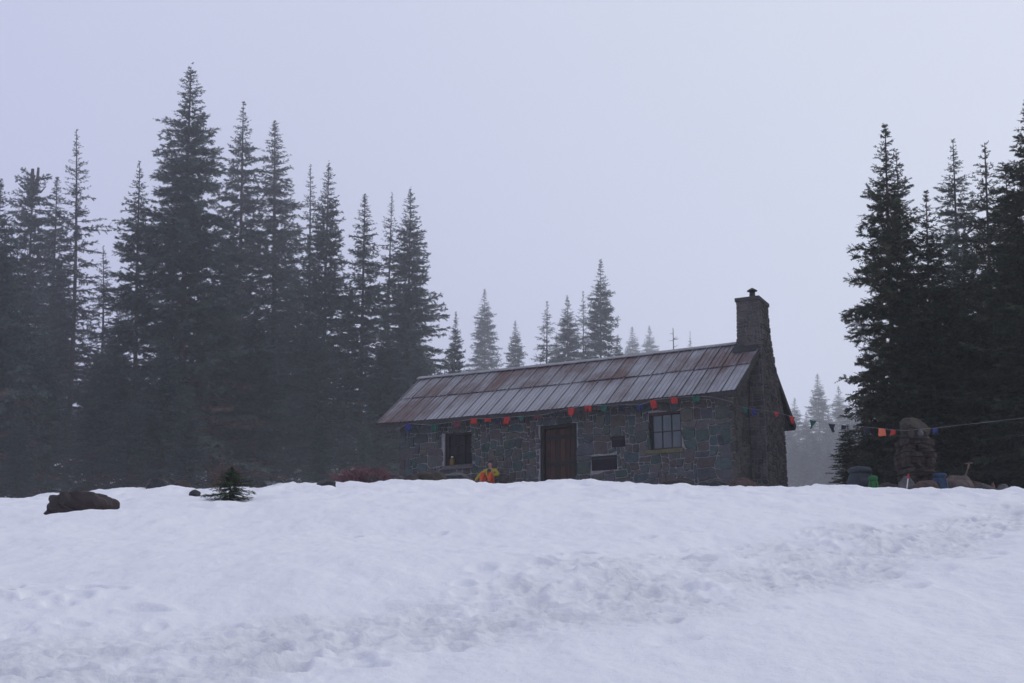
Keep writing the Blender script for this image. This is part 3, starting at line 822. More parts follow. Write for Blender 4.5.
protos = {}
def proto(key, needle='needle', bark='bark', **kw):
    d = make_tree(**kw)
    t = {}
    def mk(name, v, f, tn, m):
        o = new_obj(name, v, f, m, None, tn); me = o.data; bpy.data.objects.remove(o); return me
    t['trunk'] = mk('trunk', np.array(d['wood'].v), d['wood'].f, None, M[bark]) if False else None
    o = d['wood'].build('trunk', M[bark]); t['trunk'] = o.data; bpy.data.objects.remove(o)
    t['crown'] = mk('crown', *d['crown'], M[needle])
    if d['dead'] is not None: t['dead_branches'] = mk('dead_branches', *d['dead'], M['dead_needle'])
    protos[key] = (d['H'], t)
proto('fir', H=26, seed=1, rmax=.165, power=.66, spacing=.50, nb=7, gap=.04, dens=1.25, flen=.55, dead_below=.30)
proto('fir2', H=26, seed=2, rmax=.150, power=.72, spacing=.55, nb=6, gap=.08, dens=1.2, flen=.52, dead_below=.22, rag=.28)
proto('sparse', H=26, seed=3, rmax=.165, power=.80, spacing=.66, nb=6, gap=.16, dens=1., flen=.45, rag=.25, bare=.05)
proto('slim', H=24, seed=4, rmax=.125, power=.62, spacing=.50, nb=6, gap=.06, dens=1.2, flen=.5, rag=.26)
proto('dense', H=16, seed=5, rmax=.23, power=.75, spacing=.36, nb=8, gap=.02, dens=1.2, dead_below=.35, flen=.46, bare=.01)
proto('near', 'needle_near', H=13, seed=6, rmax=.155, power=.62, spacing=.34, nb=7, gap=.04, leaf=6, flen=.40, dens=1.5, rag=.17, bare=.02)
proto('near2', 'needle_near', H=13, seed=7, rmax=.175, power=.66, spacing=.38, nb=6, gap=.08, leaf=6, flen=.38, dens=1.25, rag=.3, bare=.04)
proto('broken', H=26, seed=14, rmax=.13, power=.5, spacing=.50, nb=6, gap=.06, dens=1.2, flen=.5, rag=.26, cut=.80)
protos['broken'] = (26 * .80, protos['broken'][1])
proto('far', H=26, seed=8, rmax=.17, power=.72, spacing=.62, nb=7, dens=.75, leaf=3, flen=.9, rag=.22, droop=.25)
proto('far2', H=26, seed=9, rmax=.145, power=.8, spacing=.8, nb=6, gap=.12, dens=.6, leaf=3, flen=.85, rag=.28, droop=.3)
tree_rng = random.Random(77)
def tree(px, py, Y, kind, label, group=None, width=1., name='fir_tree', rz=None, dead=True, zscale=None):
    if group == LG or group == 'mid height firs of the left forest': Y *= 2.2
    elif group in (RG, 'dark firs filling the right grove') and Y < 60: Y *= 1.03
    elif group == FG: Y *= 1.45
    top = at(px, py, Y); x, y = top[0], top[1]; zb = gz(x, y)
    lean = (px - CX) / F * .13 + tree_rng.gauss(0, .008)
    x -= (top[2] - zb) * math.tan(lean); zb = gz(x, y)
    h, parts = protos[kind]; s = (top[2] - zb) / (h * .987) / math.cos(lean)
    root = empty(name, (x, y, zb), 0, label, 'tree', group)
    root.rotation_mode = 'QUATERNION'
    root.rotation_quaternion = (Matrix.Rotation(lean, 3, 'Y') @ Matrix.Rotation(tree_rng.uniform(0, 6.28) if rz is None else rz, 3, 'Z')).to_quaternion()
    root.scale = (s * width, s * width, s)
    for k, me in parts.items():
        if k == 'dead_branches' and (not dead or tree_rng.random() < .5): continue
        o = bpy.data.objects.new(k, me); col.objects.link(o); o.parent = root
    return root
LG, RG, FG = 'firs of the misty forest left of the hut', 'dark firs right of the hut', 'distant fogged firs beyond the hut'
# named individuals, left
tree(192, 66, 72, 'fir', 'tallest dense fir of the left forest, standing highest against the sky', LG, 1.12)
tree(75, 129, 88, 'sparse', 'thin open fir with bare gaps and a needle sharp top near the left edge', LG, .98)
tree(140, 161, 70, 'fir2', 'fir with stepped branches just left of the tallest fir', LG, 1.05)
tree(57, 176, 92, 'slim', 'slim pale fir between the broken topped fir and the thin open fir', LG)
tree(1, 178, 60, 'dense', 'dark fir cut by the left edge of the picture', LG, .8)
tree(243, 101, 96, 'fir2', 'hazy tall fir right beside the tallest fir', LG, 1.0)
tree(275, 121, 98, 'slim', 'hazy narrow fir with a ragged tip, second right of the tallest fir', LG, 1.2)
tree(309, 163, 94, 'sparse', 'left tree of the close pair of hazy firs in the middle of the left forest', LG, .9)
tree(329, 163, 84, 'fir', 'right tree of the close pair of firs in the middle of the left forest', LG, .82)
tree(365, 194, 80, 'slim', 'slender fir with a visible bare trunk and short even branches', LG, 1.1)
tree(393, 191, 92, 'sparse', 'pale thin fir at the left of the last tall pair before the hut', LG, .85)
tree(411, 189, 86, 'fir', 'broad based fir at the right of the last tall pair before the hut', LG, .98)
tree(456, 311, 95, 'dense', 'small fir at the right end of the left forest above the roof end', LG, .62)
# fillers of the left forest
FL = 'mid height fir packed among taller firs in the misty left forest'
rgf = random.Random(5)
for px, py, Y, k, w in [(45, 330, 66, 'fir', 1.3), (98, 345, 74, 'dense', .9), (28, 250, 84, 'fir2', 1.2), (165, 330, 62, 'dense', 1.1), (215, 270, 78, 'fir', 1.3), (258, 300, 74, 'fir', 1.3),
                        (318, 310, 76, 'fir2', 1.35), (385, 320, 72, 'fir', 1.25), (420, 330, 70, 'dense', .9), (440, 365, 72, 'dense', .75), (130, 385, 60, 'dense', .9),
                        (190, 395, 57, 'dense', 1.0), (320, 410, 58, 'dense', .9), (365, 415, 59, 'dense', .8), (-25, 270, 66, 'fir', 1.2), (-30, 380, 58, 'dense', .9), (20, 405, 57, 'dense', .9), (175, 250, 92, 'fir2', 1.2),
                        (60, 260, 100, 'fir', 1.2), (120, 300, 104, 'fir', 1.2), (295, 260, 106, 'fir', 1.3), (350, 280, 104, 'fir2', 1.3), (235, 240, 110, 'fir', 1.2), (405, 300, 106, 'fir', 1.2), (455, 385, 100, 'dense', .9), (5, 240, 104, 'fir', 1.2), (102, 245, 108, 'sparse', 1.1), (112, 330, 90, 'fir2', 1.), (30, 370, 110, 'dense', 1.), (85, 380, 112, 'dense', 1.), (145, 370, 112, 'dense', 1.), (205, 375, 110, 'dense', 1.), (250, 370, 112, 'dense', 1.), (300, 375, 112, 'dense', 1.), (340, 385, 110, 'dense', 1.), (375, 380, 112, 'dense', 1.), (425, 385, 112, 'dense', 1.)]:
    tree(px, py, Y, k, FL, 'mid height firs of the left forest', w)
# right
tree(886, 125, 47, 'near', 'tall dark fir at the left end of the right grove, branches to the ground', RG, .95, rz=.6)
tree(896, 150, 49, 'near2', 'dark fir growing close behind the tall fir at the left end of the right grove', RG, .75)
tree(927, 192, 46, 'near', 'shorter bushy dark fir in front of the pale trunked tree', RG, .88, rz=2.2)
tree(953, 139, 74, 'fir2', 'greyer hazy fir rising behind the bushy dark fir', RG, 1.05)
tree(985, 142, 58, 'near2', 'thin dark fir with a sharp top and open branches', RG, .95, rz=1.)
tree(1005, 164, 60, 'near2', 'smaller thin fir just right of the sharp topped open fir', RG, .9, rz=4.)
tree(1028, 102, 44, 'near', 'large dark fir cut by the right edge with upswept branches', RG, 1.25, rz=3.)
FR = 'dark fir filling the shaded right grove below the taller tops'
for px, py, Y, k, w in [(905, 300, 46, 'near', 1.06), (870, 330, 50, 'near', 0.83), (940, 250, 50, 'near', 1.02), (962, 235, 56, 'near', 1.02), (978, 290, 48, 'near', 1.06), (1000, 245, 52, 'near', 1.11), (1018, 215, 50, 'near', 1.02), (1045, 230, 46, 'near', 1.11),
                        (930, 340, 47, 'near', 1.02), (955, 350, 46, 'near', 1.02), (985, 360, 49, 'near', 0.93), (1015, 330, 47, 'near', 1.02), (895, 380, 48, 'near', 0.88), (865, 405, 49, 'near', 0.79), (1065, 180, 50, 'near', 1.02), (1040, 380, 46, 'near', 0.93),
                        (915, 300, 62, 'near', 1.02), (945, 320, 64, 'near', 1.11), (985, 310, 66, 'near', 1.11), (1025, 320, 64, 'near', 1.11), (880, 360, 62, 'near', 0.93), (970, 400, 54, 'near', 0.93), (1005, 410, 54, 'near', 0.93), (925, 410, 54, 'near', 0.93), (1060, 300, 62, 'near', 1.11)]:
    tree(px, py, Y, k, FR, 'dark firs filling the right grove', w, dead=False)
tree(848, 425, 44.5, 'near', 'low young fir with wide spreading branches at the grove edge facing the hut', RG, 2.0, dead=False)
# beyond the roof
for px, py, Y, k, w, lab in [
    (485, 289, 270, 'far', 1.0, 'pale foggy fir standing alone just left of the low end of the ridge'),
    (515, 321, 240, 'far', 1.0, 'small pale fir between the two foggy clumps above the roof'),
    (547, 301, 190, 'far2', 1.2, 'open fir with a low side branch at the left of the clump above the roof'),
    (567, 296, 185, 'far', 1.0, 'broad fir second in the clump above the roof'),
    (583, 291, 190, 'far2', .9, 'narrow fir third in the clump above the roof'),
    (601, 259, 170, 'far', .95, 'tallest fir of the clump above the roof'),
    (632, 327, 380, 'far', 1.2, 'very faint fir just right of the clump above the roof'),
    (649, 326, 380, 'far', 1.1, 'very faint fir second right of the clump above the roof'),
    (690, 331, 210, 'far2', .6, 'tiny pointed fir tip nearest the chimney above the ridge')]:
    tree(px, py, Y, k, lab, FG, w)
tree(618, 335, 200, 'far', 'low hazy fir at the foot of the tallest fir above the roof', FG, .9)
tree(556, 335, 230, 'far', 'low hazy fir half hidden behind the clump above the roof', FG, 1.1)
FGL = 'ghostly fir in the fog gap between hut and right grove'
for px, py, Y, w in [(q[0], q[1], q[2] * 1.4, q[3]) for q in [(817, 374, 330, 1.15), (795, 398, 340, 1.2), (838, 386, 340, 1.2), (806, 412, 300, 1.3), (828, 410, 300, 1.2), (786, 420, 300, 1.3), (850, 400, 300, 1.3), (772, 415, 350, 1.3), (815, 432, 270, 1.5), (840, 432, 270, 1.5), (794, 437, 270, 1.5), (862, 390, 350, 1.3), (778, 440, 260, 1.6), (804, 445, 250, 1.6), (828, 446, 250, 1.6), (852, 440, 250, 1.6)]]:
    tree(px, py, Y, 'far', FGL, 'ghostly firs in the fog gap', w)

# dead snags
def snag(px, py, Y, label, H_w, seed, name='dead_tree', forked=False):
    top = at(px, py, Y); zb = gz(top[0], top[1]); h = top[2] - zb; rg = random.Random(seed)
    root = empty(name, (top[0], top[1], zb), 0, label, 'tree', None); mb = MB()
    mb.tube([(0, 0, -.5), (0, 0, h * .6), (0, 0, h)], [H_w, H_w * .6, H_w * .2], 8)
    if forked:
        mb.tube([(0, 0, h * .9), (.35, 0, h * .94), (.45, 0, h * 1.0)], [H_w * .4, H_w * .4, H_w * .15], 6)
    mb.build('trunk', M['deadwood'], root); b = MB()
    for k in range(int(h * .9)):
        z = h * rg.uniform(.55, .97); a = rg.uniform(0, 6.28); L = rg.uniform(.5, 1.6) * (1.25 - z / h) * 2.2
        b.tube([(0, 0, z), (math.cos(a) * L * .6, math.sin(a) * L * .6, z + .05), (math.cos(a) * L, math.sin(a) * L, z + rg.uniform(-.1, .35))], [H_w * .18, H_w * .12, H_w * .05], 5)
    b.build('branches', M['deadwood'], root)
    return root
snag(673, 328, 260, 'bare dead tree with short stubs faint above the roof ridge', .35, 3)
# broken double-topped fir at the left edge
bt = tree(34, 181, 84, 'broken', 'broken topped fir with a forked stump tip near the left edge', LG, .66)
bz = protos['broken'][0]
ang = -bt.rotation_quaternion.to_euler()[2]; ca, sa = math.cos(ang), math.sin(ang)
for dx, dz, r_ in ((-.16, .55, .22), (.34, .62, .17)):
    mbt = MB(); mbt.tube([(ca * dx * .3, sa * dx * .3, bz - 1.2), (ca * dx, sa * dx, bz - .2), (ca * dx * 1.1, sa * dx * 1.1, bz + dz)], [r_, r_ * .95, r_ * .7], 7); mbt.build('broken_tip', M['bark'], bt)
for dx, dz in ((-1.5, -.75), (-1.8, -3.2), (1.2, -1.)):
    mbt = MB(); mbt.tube([(0, 0, bz + dz), (ca * dx * .6, sa * dx * .6, bz + dz - .05), (ca * dx, sa * dx, bz + dz + .35)], [.10, .08, .03], 5); mbt.build('dead_limb', M['bark'], bt)

# ------------------------------------------------------------------ sapling, brush, debris on the snow crest
def mini_fir(px, py_base, h, width, label, seed):
    b = hit(px, py_base); d = make_tree(H=1.3, seed=seed, rmax=.42, power=.5, spacing=.09, nb=8, dens=3.5, leaf=5, flen=.20, bare=.0, droop=.3, top_len=.1)
    root = empty('fir_sapling', b - np.array([0, 0, .12]), 0, label, 'sapling'); root.scale = (width, width, h / 1.3)
    o = d['wood'].build('trunk', M['bark'], root); v, f, t = d['crown']; new_obj('crown', v, f, M['needle_sapling'], root, t); return root
mini_fir(230, 494.5, .62, .80, 'small green fir sapling poking out of the snow crest', 21)
def brush(px, Y, w, h, label, seed, n=90, mat='twig_red', zoff=0.):
    p = at(px, 480, Y); z = gz(p[0], p[1]); rg = random.Random(seed); mb = MB()
    root = empty('brush_pile' if w > 1 else 'dry_shrub', (p[0], p[1], z + zoff), 0, label, 'shrub'); 
    for k in range(n):
        x0, y0 = rg.uniform(-.5, .5) * w, rg.uniform(-.35, .35) * w * .6
        hh = h * rg.uniform(.35, 1.) * (1 - (abs(x0) / (w * .55)) ** 2 * .7); a = rg.uniform(0, 6.28); l = rg.uniform(.1, .4) * min(w, 1.2)
        p0 = (x0, y0, -.1); p1 = (x0 + math.cos(a) * l * .4, y0 + math.sin(a) * l * .4, hh * .6); p2 = (x0 + math.cos(a) * l, y0 + math.sin(a) * l, hh)
        mb.tube([p0, p1, p2], [.014, .010, .005], 4, rg.random(), cap=False)
        for q in range(4):
            t = rg.uniform(.35, 1); s = [p1[i] + (p2[i] - p1[i]) * t for i in range(3)]; b = rg.uniform(0, 6.28); ll = rg.uniform(.06, .18)
            mb.tube([s, (s[0] + math.cos(b) * ll, s[1] + math.sin(b) * ll, s[2] + rg.uniform(-.02, .1))], [.007, .003], 3, rg.random(), cap=False)
    mb.build('twigs', M[mat], root); return root
brush(226, 39, .8, .80, 'rusty dry shrub of thin twigs behind the fir sapling', 2, 70, 'dead_needle')
brush(364, 38.6, 1.25, .50, 'reddish brown pile of brush on the snow by the left end of the hut', 3, 260)
b = hit(82, 506); rock('boulder', b[0], b[1], (72 * b[1] / F, 44 * b[1] / F, 36 * b[1] / F), M['rock_brown'], 8, 'large dark brown boulder alone on the snow at the left', 'boulder', sink=.30, rz=.1, sub=5, rough=.5, flat=.62)
def rk(px, py, w, h, mat, seed, label, Y=None, group=None, sink=.3, depth=.8, **kw):
    if Y is None: b = hit(px, py)
    else: b = at(px, py, Y)
    return rock('rock', b[0], b[1], (w, w * depth, h), M[mat], seed, label, 'rock', group, sink, rz=seed * .7, **kw)
rk(195, 492, .24, .16, 'rock_dark', 4, 'small dark stone on the snow left of the sapling')
rk(326, 485.5, .52, .16, 'rock_dark', 5, 'flat grey slab of rock lying in the snow between sapling and brush pile')
rk(158, 487, .9, .42, 'rock_dark', 6, 'low dark rock at the forest edge right of the big boulder', Y=36.8)
rk(182, 486, .7, .30, 'rock_brown', 7, 'low brown rock at the forest edge just left of the sapling', Y=38)
rk(392, 478, .85, .42, 'rock_dark', 8, 'dark rubble stone at the left end of the hut, right of the brush pile', Y=39.6)
rk(375, 480, .8, .42, 'rock_brown', 38, 'brown rock in front of the brush pile', Y=38.4)
rk(411, 479, .6, .30, 'rock_brown', 9, 'brown stone at the left corner of the hut front', Y=38.2)
rk(430, 477, 1.15, .45, 'rock_tan', 10, 'tan earthy rock under the dark window, by the hut wall', Y=39.0)
rk(457, 478, 1.1, .42, 'rock_dark', 19, 'dark rock under the dark window beside the seated person', Y=39.6)
rk(742, 486.5, 1.10, .42, 'rock_red', 11, 'red brown mound of rock at the foot of the hut chimney corner', Y=40.5, sink=.38)
rk(716, 485.5, .75, .16, 'rock_dark', 12, 'flat dark rock in the snow left of the red brown mound', Y=39.5)
# driftwood log
a_, b_ = at(658, 486, 37.6), at(692, 484.5, 38.6); a_[2] = gz(*a_[:2]); b_[2] = gz(*b_[:2]) + .06
lg = empty('log', a_, 0, 'dark driftwood log half buried in snow below the glazed window', 'log'); mb = MB(); dd = b_ - a_
mb.tube([(0, 0, .0), dd * .3 + np.array([0, 0, .08]), dd * .65 + np.array([0, 0, .09]), dd + np.array([0, 0, .02])], [.03, .055, .06, .03], 8); mb.build('log_trunk', M['wood_dark'], lg, True)
mb = MB(); mb.tube([dd * .25 + np.array([0, 0, .1]), dd * .27 + np.array([-.05, 0, .32])], [.02, .01], 6); mb.build('branch_stub', M['wood_dark'], lg)
mb = MB(); mb.tube([dd * .5 + np.array([0, 0, .1]), dd * .62 + np.array([.05, .05, .26])], [.02, .01], 6); mb.build('branch_stub', M['wood_dark'], lg)
# rocks round the pillar
for k, (px, w, h, mat, Y, lab) in enumerate([
    (889, 1.0, .50, 'rock_brown', 39.5, 'dark brown rock between the green stuff sack and the pillar'),
    (908, .75, .62, 'rock_grey', 38.2, 'grey upright rock leaning on the left front of the pillar'),
    (926, 1.2, .40, 'rock_red', 38.0, 'long red brown rock at the foot of the pillar'),
    (960, .95, .62, 'rock_pink', 38.3, 'pinkish rounded rock right of the blue rucksack'),
    (974, .9, .42, 'rock_red', 38.6, 'red brown rock under the leaning wooden pole'),
    (985, .8, .30, 'rock_dark', 38.2, 'dark low rock left of the red bottle'),
    (1013, .9, .26, 'rock_dark', 38.8, 'dark low rock right of the pale stone block'),
    (873, .9, .26, 'rock_dark', 38.3, 'dark low rock in front of the dark rucksack'),
    (848, .7, .14, 'rock_dark', 38.0, 'thin dark rock edge under the snow at the grove edge')]):
    rk(px, 488, w, h, mat, 50 + k, lab, Y=Y, sink=.28)
bp = at(1003, 489, 37.6)
pb = rock('stone_block', bp[0], bp[1], (.38, .3, .46), M['rock_grey'], 71, 'pale grey stone block at the right beside the red bottle', 'rock', sink=.3, flat=.5)
# rucksacks
def rucksack(px, Y, w, h, mat, mat2, label, rz, name='rucksack', pocket=True):
    p = at(px, 486, Y); z = gz(p[0], p[1]); root = empty(name, (p[0], p[1], z - .04), rz, label, name.replace('_', ' '))
    def blob(sx, sy, sz, c, m, nm, e=3.2):
        bm = bmesh.new(); bmesh.ops.create_icosphere(bm, subdivisions=3, radius=1)
        for v in bm.verts:
            q = [math.copysign(abs(t) ** (2 / e), t) for t in v.co]; nse = 1 + .05 * math.sin(q[0] * 5 + q[2] * 4 + px)
            v.co = Vector((q[0] * sx / 2 * nse + c[0], q[1] * sy / 2 * nse + c[1], q[2] * sz / 2 + c[2]))
        me = bpy.data.meshes.new(nm); bm.to_mesh(me); bm.free(); me.materials.append(m); me.polygons.foreach_set('use_smooth', [True] * len(me.polygons))
        o = bpy.data.objects.new(nm, me); col.objects.link(o); o.parent = root; return o
    blob(w, w * .6, h * .82, (0, 0, h * .41), mat, 'pack_body'); blob(w * .95, w * .62, h * .28, (0, -.01, h * .87), mat2, 'pack_lid', 2.6)
    if pocket: blob(w * .6, w * .24, h * .42, (0, -w * .31, h * .34), mat2, 'pocket', 3)
    for s in (-1, 1):
        mb = MB(); mb.tube([(s * w * .25, -w * .31, h * .08), (s * w * .25, -w * .43, h * .35), (s * w * .25, -w * .32, h * .78), (s * w * .25, -w * .2, h * .98)], [.014] * 4, 6); mb.build('strap', M['iron'], root)
    return root
M['cloth_slate'] = plain('slate_cloth', (.022, .033, .042), .7, .25, 5); M['cloth_slate2'] = plain('dark_slate_cloth', (.026, .035, .045), .7, .25, 5)
M['cloth_green'] = plain('bright_green_cloth', (.015, .17, .04), .7, .15, 5); M['cloth_green2'] = plain('green_cloth_lid', (.012, .12, .03), .7, .15, 5)
M['cloth_blue'] = plain('blue_pack_cloth', (.012, .045, .11), .7, .2, 5); M['cloth_blue2'] = plain('blue_pack_lid', (.010, .034, .085), .7, .2, 5)
rucksack(861, 38.9, .72, .74, M['cloth_slate'], M['cloth_slate2'], 'bulky dark slate rucksack at the left of the gear by the trees', .2)
rucksack(873.5, 38.4, .28, .62, M['cloth_green'], M['cloth_green2'], 'narrow bright green bag leaning against the dark slate rucksack', -.2, 'bag', False)
rucksack(940.5, 37.9, .40, .52, M['cloth_blue'], M['cloth_blue2'], 'blue rucksack standing right of the stone pillar', .1)
# poles
def pole(px0, py0, px1, py1, Y, label, mat, gm, name):
    a = at(px0, py0, Y); b = at(px1, py1, Y + .1); a[2] -= .15; root = empty(name, a, 0, label, 'pole'); d = b - a
    mb = MB(); mb.tube([(0, 0, 0), d * .8], [.012, .016], 8); mb.build('shaft', mat, root)
    mb = MB(); mb.tube([d * .8, d * .84, d * .96, d], [.022, .028, .026, .018], 8); mb.build('grip', gm, root, True); return root, d
pr, pd = pole(905.5, 492, 908.5, 474, 37.6, 'slim upright trekking pole with red grip stuck in the snow before the pillar', M['white_plastic'], M['flag_red'], 'trekking_pole')
mb = MB(); mb.tube([pd * .18, pd * .19], [.06, .06], 12); mb.build('basket', M['iron'], pr)
M['pale_wood'] = plain('pale_wood', (.15, .105, .07), .8, .25, 6)
pr, pd = pole(961, 484, 969, 464, 38.3, 'pale wooden pole leaning on the rocks right of the blue rucksack', M['pale_wood'], M['pale_wood'], 'wooden_pole')
mb = MB(); mb.tube([pd + np.array([-.10, 0, .01]), pd + np.array([.10, 0, .03])], [.018, .018], 8); mb.build('cross_grip', M['pale_wood'], pr)
bp = at(993, 488, 38.2)
bo = empty('bottle', (bp[0], bp[1], gz(bp[0], bp[1]) - .02), 0, 'small red bottle standing on the rocks near the right edge', 'bottle')
M['red_plastic'] = plain('dull_red_plastic', (.12, .03, .028), .45, .15, 8, bump=0)
mb = MB(); mb.tube([(0, 0, 0), (0, 0, .24), (0, 0, .29), (0, 0, .31)], [.055, .055, .03, .026], 14); mb.build('bottle_body', M['red_plastic'], bo, True)
mb = MB(); mb.tube([(0, 0, .31), (0, 0, .35)], [.03, .03], 12); mb.build('cap', M['iron'], bo)

# ------------------------------------------------------------------ seated person
def skin_mesh(name, chains, mat, parent, sub=2):
    vs, es, rs, roots = [], [], [], []
    for ch in chains:
        base = len(vs); roots.append(base + ch.get('root', 0))
        for k, (p, r_) in enumerate(ch['v']): vs.append(p); rs.append(r_)
        es += [(base + a, base + b) for a, b in ch['e']]
    me = bpy.data.meshes.new(name); me.from_pydata(vs, es, []); o = bpy.data.objects.new(name, me); col.objects.link(o); o.parent = parent
    sk = o.modifiers.new('skin', 'SKIN'); sk.use_smooth_shade = True
    for k, r_ in enumerate(rs):
        d = me.skin_vertices[0].data[k]; d.radius = (r_, r_) if not isinstance(r_, tuple) else r_; d.use_root = k in roots
    ss = o.modifiers.new('sub', 'SUBSURF'); ss.levels = sub; ss.render_levels = sub
    me.materials.append(mat); return o
def person():
    p = on_plane_y(483.5, 478, -.55 + 0); w = hut_w(p[0], OV - .50, 0); zg = gz(w[0], w[1])
    topz = at(484.2, 460, w[1])[2]
    seat = topz - .92                                    # seat height so that the cap reaches the photographed height
    root = empty('person', (w[0], w[1], seat), TH + .15, 'seated person in yellow jacket, orange trousers and dark cap against the hut wall', 'person')
    M['skin'] = plain('skin', (.36, .20, .15), .6, .1, 6, bump=0); M['jacket'] = plain('yellow_jacket', (.36, .29, .035), .7, .2, 7); M['trousers'] = plain('orange_trousers', (.50, .075, .025), .75, .25, 7)
    M['vest'] = plain('dark_scarf', (.03, .028, .04), .8, .2, 7, bump=0); M['hair'] = plain('dark_hair', (.018, .014, .014), .7, .2, 9, bump=0)
    hipL, hipR = (.10, -.02, .10), (-.10, -.02, .10); kL, kR = (.17, -.40, .40), (-.13, -.40, .40); aL, aR = (.17, -.62, .02), (-.13, -.62, .02)
    shL, shR = (.19, .10, .56), (-.19, .10, .56)
    elL, elR = (.34, -.06, .36), (-.36, -.02, .40); wrL, wrR = (.20, -.30, .34), (-.50, -.16, .17)
    pel, spn, ch_, nk, hd = (0, 0, .12), (0, .07, .30), (0, .11, .50), (0, .09, .64), (0, .05, .76)
    V = [(pel, .12), (spn, .11), (ch_, .12), (nk, .05), ((0, .06, .70), .06), (hd, .085), ((0, .05, .84), .07),
         (shL, .055), (elL, .042), (wrL, .028), (shR, .055), (elR, .042), (wrR, .028),
         (hipL, .085), (kL, .06), (aL, .04), ((.17, -.78, -.01), .035), (hipR, .085), (kR, .06), (aR, .04), ((-.13, -.78, -.01), .035)]
    E_ = [(0, 1), (1, 2), (2, 3), (3, 4), (4, 5), (5, 6), (2, 7), (7, 8), (8, 9), (2, 10), (10, 11), (11, 12), (0, 13), (13, 14), (14, 15), (15, 16), (0, 17), (17, 18), (18, 19), (19, 20)]
    # palms and fingers
    def hand(wr, d, sidev):
        d = np.array(d, float); d /= np.linalg.norm(d); s = np.array(sidev, float); s /= np.linalg.norm(s); wr = np.array(wr); dn = np.array([0, 0, -1.])
        base = len(V); V.append((tuple(wr + d * .05), (.034, .018))); E_.append((9 if wr[0] > 0 else 12, base)); out = []
        for k, (o, L) in enumerate(((-.028, .068), (-.009, .078), (.010, .073), (.028, .058))):
            a = wr + d * .065 + s * o; out.append([(tuple(a), .010), (tuple(a + d * L * .55 + dn * .008), .009), (tuple(a + d * L + dn * .032), .007)])
        a = wr + d * .03 - s * .024; out.append([(tuple(a), .011), (tuple(a + d * .03 - s * .028), .010), (tuple(a + d * .06 - s * .034 + dn * .01), .008)])
        return out
    ch = []
    for fs_ in hand(wrL, (-.6, -.7, -.1), (.7, -.6, 0)) + hand(wrR, (-.5, -.6, -.6), (.6, -.6, 0)): ch.append(dict(v=fs_, e=[(0, 1), (1, 2)]))
    body = skin_mesh('body', [dict(v=V, e=E_)] + ch, M['skin'], root)
    # face: nose, brow and chin are added as small lumps in the body's own mesh chains
    skin_mesh('nose', [dict(v=[((0, -.035, .775), .012), ((0, -.055, .755), .014)], e=[(0, 1)])], M['skin'], root, 1)
    for s in (-1, 1):
        skin_mesh('eye', [dict(v=[((s * .030, -.030, .785), .008), ((s * .034, -.031, .785), .008)], e=[(0, 1)])], M['hair'], root, 1)
        skin_mesh('ear', [dict(v=[((s * .085, .05, .78), .010), ((s * .090, .055, .75), .012)], e=[(0, 1)])], M['skin'], root, 1)
    skin_mesh('mouth', [dict(v=[((-.022, -.028, .725), .006), ((.022, -.028, .725), .006)], e=[(0, 1)])], M['flag_purple'], root, 1)
    g = 1.22
    skin_mesh('jacket', [dict(v=[((0, 0, .10), .15), (spn, .145), (ch_, .15), ((0, .10, .60), .085), (shL, .075), (elL, .066), ((.215, -.26, .345), .050), (shR, .075), (elR, .066), ((-.485, -.14, .19), .050)],
                              e=[(0, 1), (1, 2), (2, 3), (2, 4), (4, 5), (5, 6), (2, 7), (7, 8), (8, 9)])], M['jacket'], root)
    skin_mesh('scarf', [dict(v=[((0, -.03, .60), .07), ((0, -.07, .50), .075), ((0, -.09, .38), .06)], e=[(0, 1), (1, 2)])], M['vest'], root)
    skin_mesh('trousers', [dict(v=[((0, -.02, .10), .14), (hipL, .11), (kL, .085), ((.17, -.60, .06), .062), (hipR, .11), (kR, .085), ((-.13, -.60, .06), .062)], e=[(0, 1), (1, 2), (2, 3), (0, 4), (4, 5), (5, 6)])], M['trousers'], root)
    for s in (.17, -.13):
        skin_mesh('boot', [dict(v=[((s, -.61, .08), .058), ((s, -.63, .0), .058), ((s, -.80, -.02), .045)], e=[(0, 1), (1, 2)])], M['iron'], root)
    skin_mesh('hair', [dict(v=[((0, .085, .74), .075), ((0, .09, .80), .085), ((0, .06, .86), .080)], e=[(0, 1), (1, 2)])], M['hair'], root)
    skin_mesh('cap', [dict(v=[((0, .055, .835), .098), ((0, .055, .875), .085), ((0, .055, .90), .045)], e=[(0, 1), (1, 2)])], M['vest'], root)
    print('person seat over ground', seat - zg)
    return w, seat, zg
pw, pseat, pzg = person()
rock('rock', pw[0], pw[1] - .1, (.95, .7, max(.3, pseat - pzg + .25)), M['rock_dark'], 91, 'dark rock directly under the seated person by the hut wall', 'rock', sink=.0, z=pseat - max(.3, pseat - pzg + .25) * .5 - max(.3, pseat - pzg + .25) * .5 + .02, flat=.4)

# ------------------------------------------------------------------ haze
mb = MB(); 
HB = (-620, 620, -60, 1000, -230, 330)
mb.box(*HB); hz = mb.build('haze', None); tag(hz, 'thin mountain fog', kind='stuff')
hm = bpy.data.materials.new('fog'); hm.use_nodes = True; nt = hm.node_tree; nt.nodes.clear()
ou = nt.nodes.new('ShaderNodeOutputMaterial'); pv = nt.nodes.new('ShaderNodeVolumePrincipled')
pv.inputs['Color'].default_value = (.97, .975, 1., 1); pv.inputs['Density'].default_value = .0008; pv.inputs['Anisotropy'].default_value = .82
nt.links.new(pv.outputs[0], ou.inputs['Volume']); hz.data.materials.append(hm)

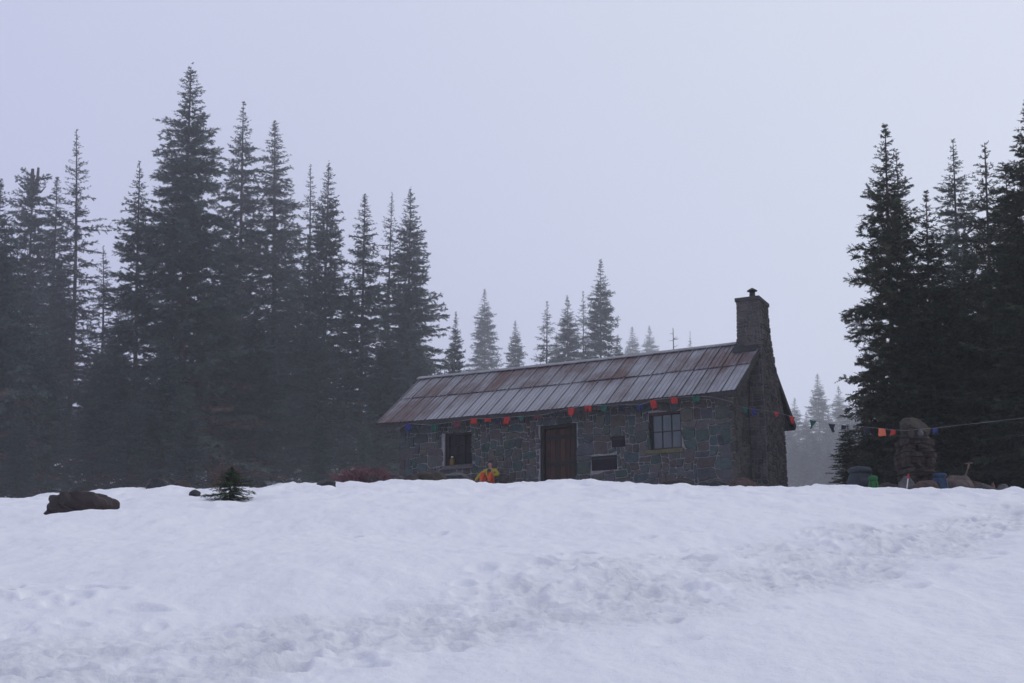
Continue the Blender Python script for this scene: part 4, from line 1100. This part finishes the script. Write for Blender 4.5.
# ------------------------------------------------------------------ world, sun, camera
SUN_EL, SUN_AZ = R(40), R(64)        # behind the overcast
w = bpy.data.worlds.new('World'); scene.world = w; w.use_nodes = True; nt = w.node_tree
bg = nt.nodes['Background']
sky = nt.nodes.new('ShaderNodeTexSky'); sky.sky_type = 'NISHITA'; sky.sun_disc = False; sky.sun_elevation = SUN_EL; sky.sun_rotation = SUN_AZ; sky.dust_density = 4; sky.air_density = 1
# cloud deck: brightest round the veiled sun, darker behind the camera
tc = nt.nodes.new('ShaderNodeTexCoord')
ns = nt.nodes.new('ShaderNodeTexNoise'); ns.inputs['Scale'].default_value = 2.2; ns.inputs['Detail'].default_value = 5
nt.links.new(tc.outputs['Generated'], ns.inputs['Vector'])
dt = nt.nodes.new('ShaderNodeVectorMath'); dt.operation = 'DOT_PRODUCT'; nt.links.new(tc.outputs['Generated'], dt.inputs[0])
dt.inputs[1].default_value = (math.sin(SUN_AZ) * math.cos(SUN_EL), math.cos(SUN_AZ) * math.cos(SUN_EL), math.sin(SUN_EL))
ad = nt.nodes.new('ShaderNodeMath'); ad.operation = 'MULTIPLY_ADD'; nt.links.new(ns.outputs['Fac'], ad.inputs[0]); ad.inputs[1].default_value = .30; nt.links.new(dt.outputs['Value'], ad.inputs[2])
hf = nt.nodes.new('ShaderNodeMath'); hf.operation = 'MULTIPLY_ADD'; nt.links.new(ad.outputs[0], hf.inputs[0]); hf.inputs[1].default_value = .5; hf.inputs[2].default_value = .425
rp = nt.nodes.new('ShaderNodeValToRGB'); e = rp.color_ramp.elements
e[0].position = 0; e[0].color = (4.0, 4.2, 5.7, 1); e[1].position = 1.; e[1].color = (7.0, 7.5, 8.6, 1)
for p_, c_ in ((.35, (4.5, 4.7, 6.5, 1)), (.56, (5.35, 5.55, 8.1, 1)), (.72, (6.1, 6.45, 8.35, 1)), (.85, (6.85, 7.35, 8.6, 1))):
    x = e.new(p_); x.color = c_
nt.links.new(hf.outputs[0], rp.inputs[0])
mx = nt.nodes.new('ShaderNodeMix'); mx.data_type = 'RGBA'; mx.inputs[0].default_value = .93
nt.links.new(sky.outputs[0], mx.inputs[6]); nt.links.new(rp.outputs[0], mx.inputs[7]); nt.links.new(mx.outputs[2], bg.inputs['Color']); bg.inputs['Strength'].default_value = .1
sun = bpy.data.lights.new('sun', 'SUN'); sun.energy = .5; sun.angle = R(25); sun.color = (1, .97, .93)
so = bpy.data.objects.new('sun', sun); col.objects.link(so)
d = Vector((math.sin(SUN_AZ) * math.cos(SUN_EL), math.cos(SUN_AZ) * math.cos(SUN_EL), math.sin(SUN_EL)))
so.rotation_euler = d.to_track_quat('Z', 'Y').to_euler(); so.location = d * 50

cam = bpy.data.cameras.new('camera'); cam.sensor_width = 36; cam.lens = F * 36 / 1024; cam.clip_end = 4000; cam.clip_start = .1
co = bpy.data.objects.new('camera', cam); col.objects.link(co); co.rotation_euler = (math.pi / 2 + PITCH, 0, 0); scene.camera = co

vs_ = scene.view_settings; scene.display_settings.display_device = 'sRGB'; vs_.view_transform = 'Standard'; vs_.look = 'None'; vs_.gamma = 1; vs_.exposure = 0; vs_.use_curve_mapping = False
cy = scene.cycles; cy.use_denoising = True; cy.max_bounces = 6; cy.diffuse_bounces = 3; cy.glossy_bounces = 2; cy.volume_bounces = 3; cy.transmission_bounces = 2; cy.transparent_max_bounces = 4
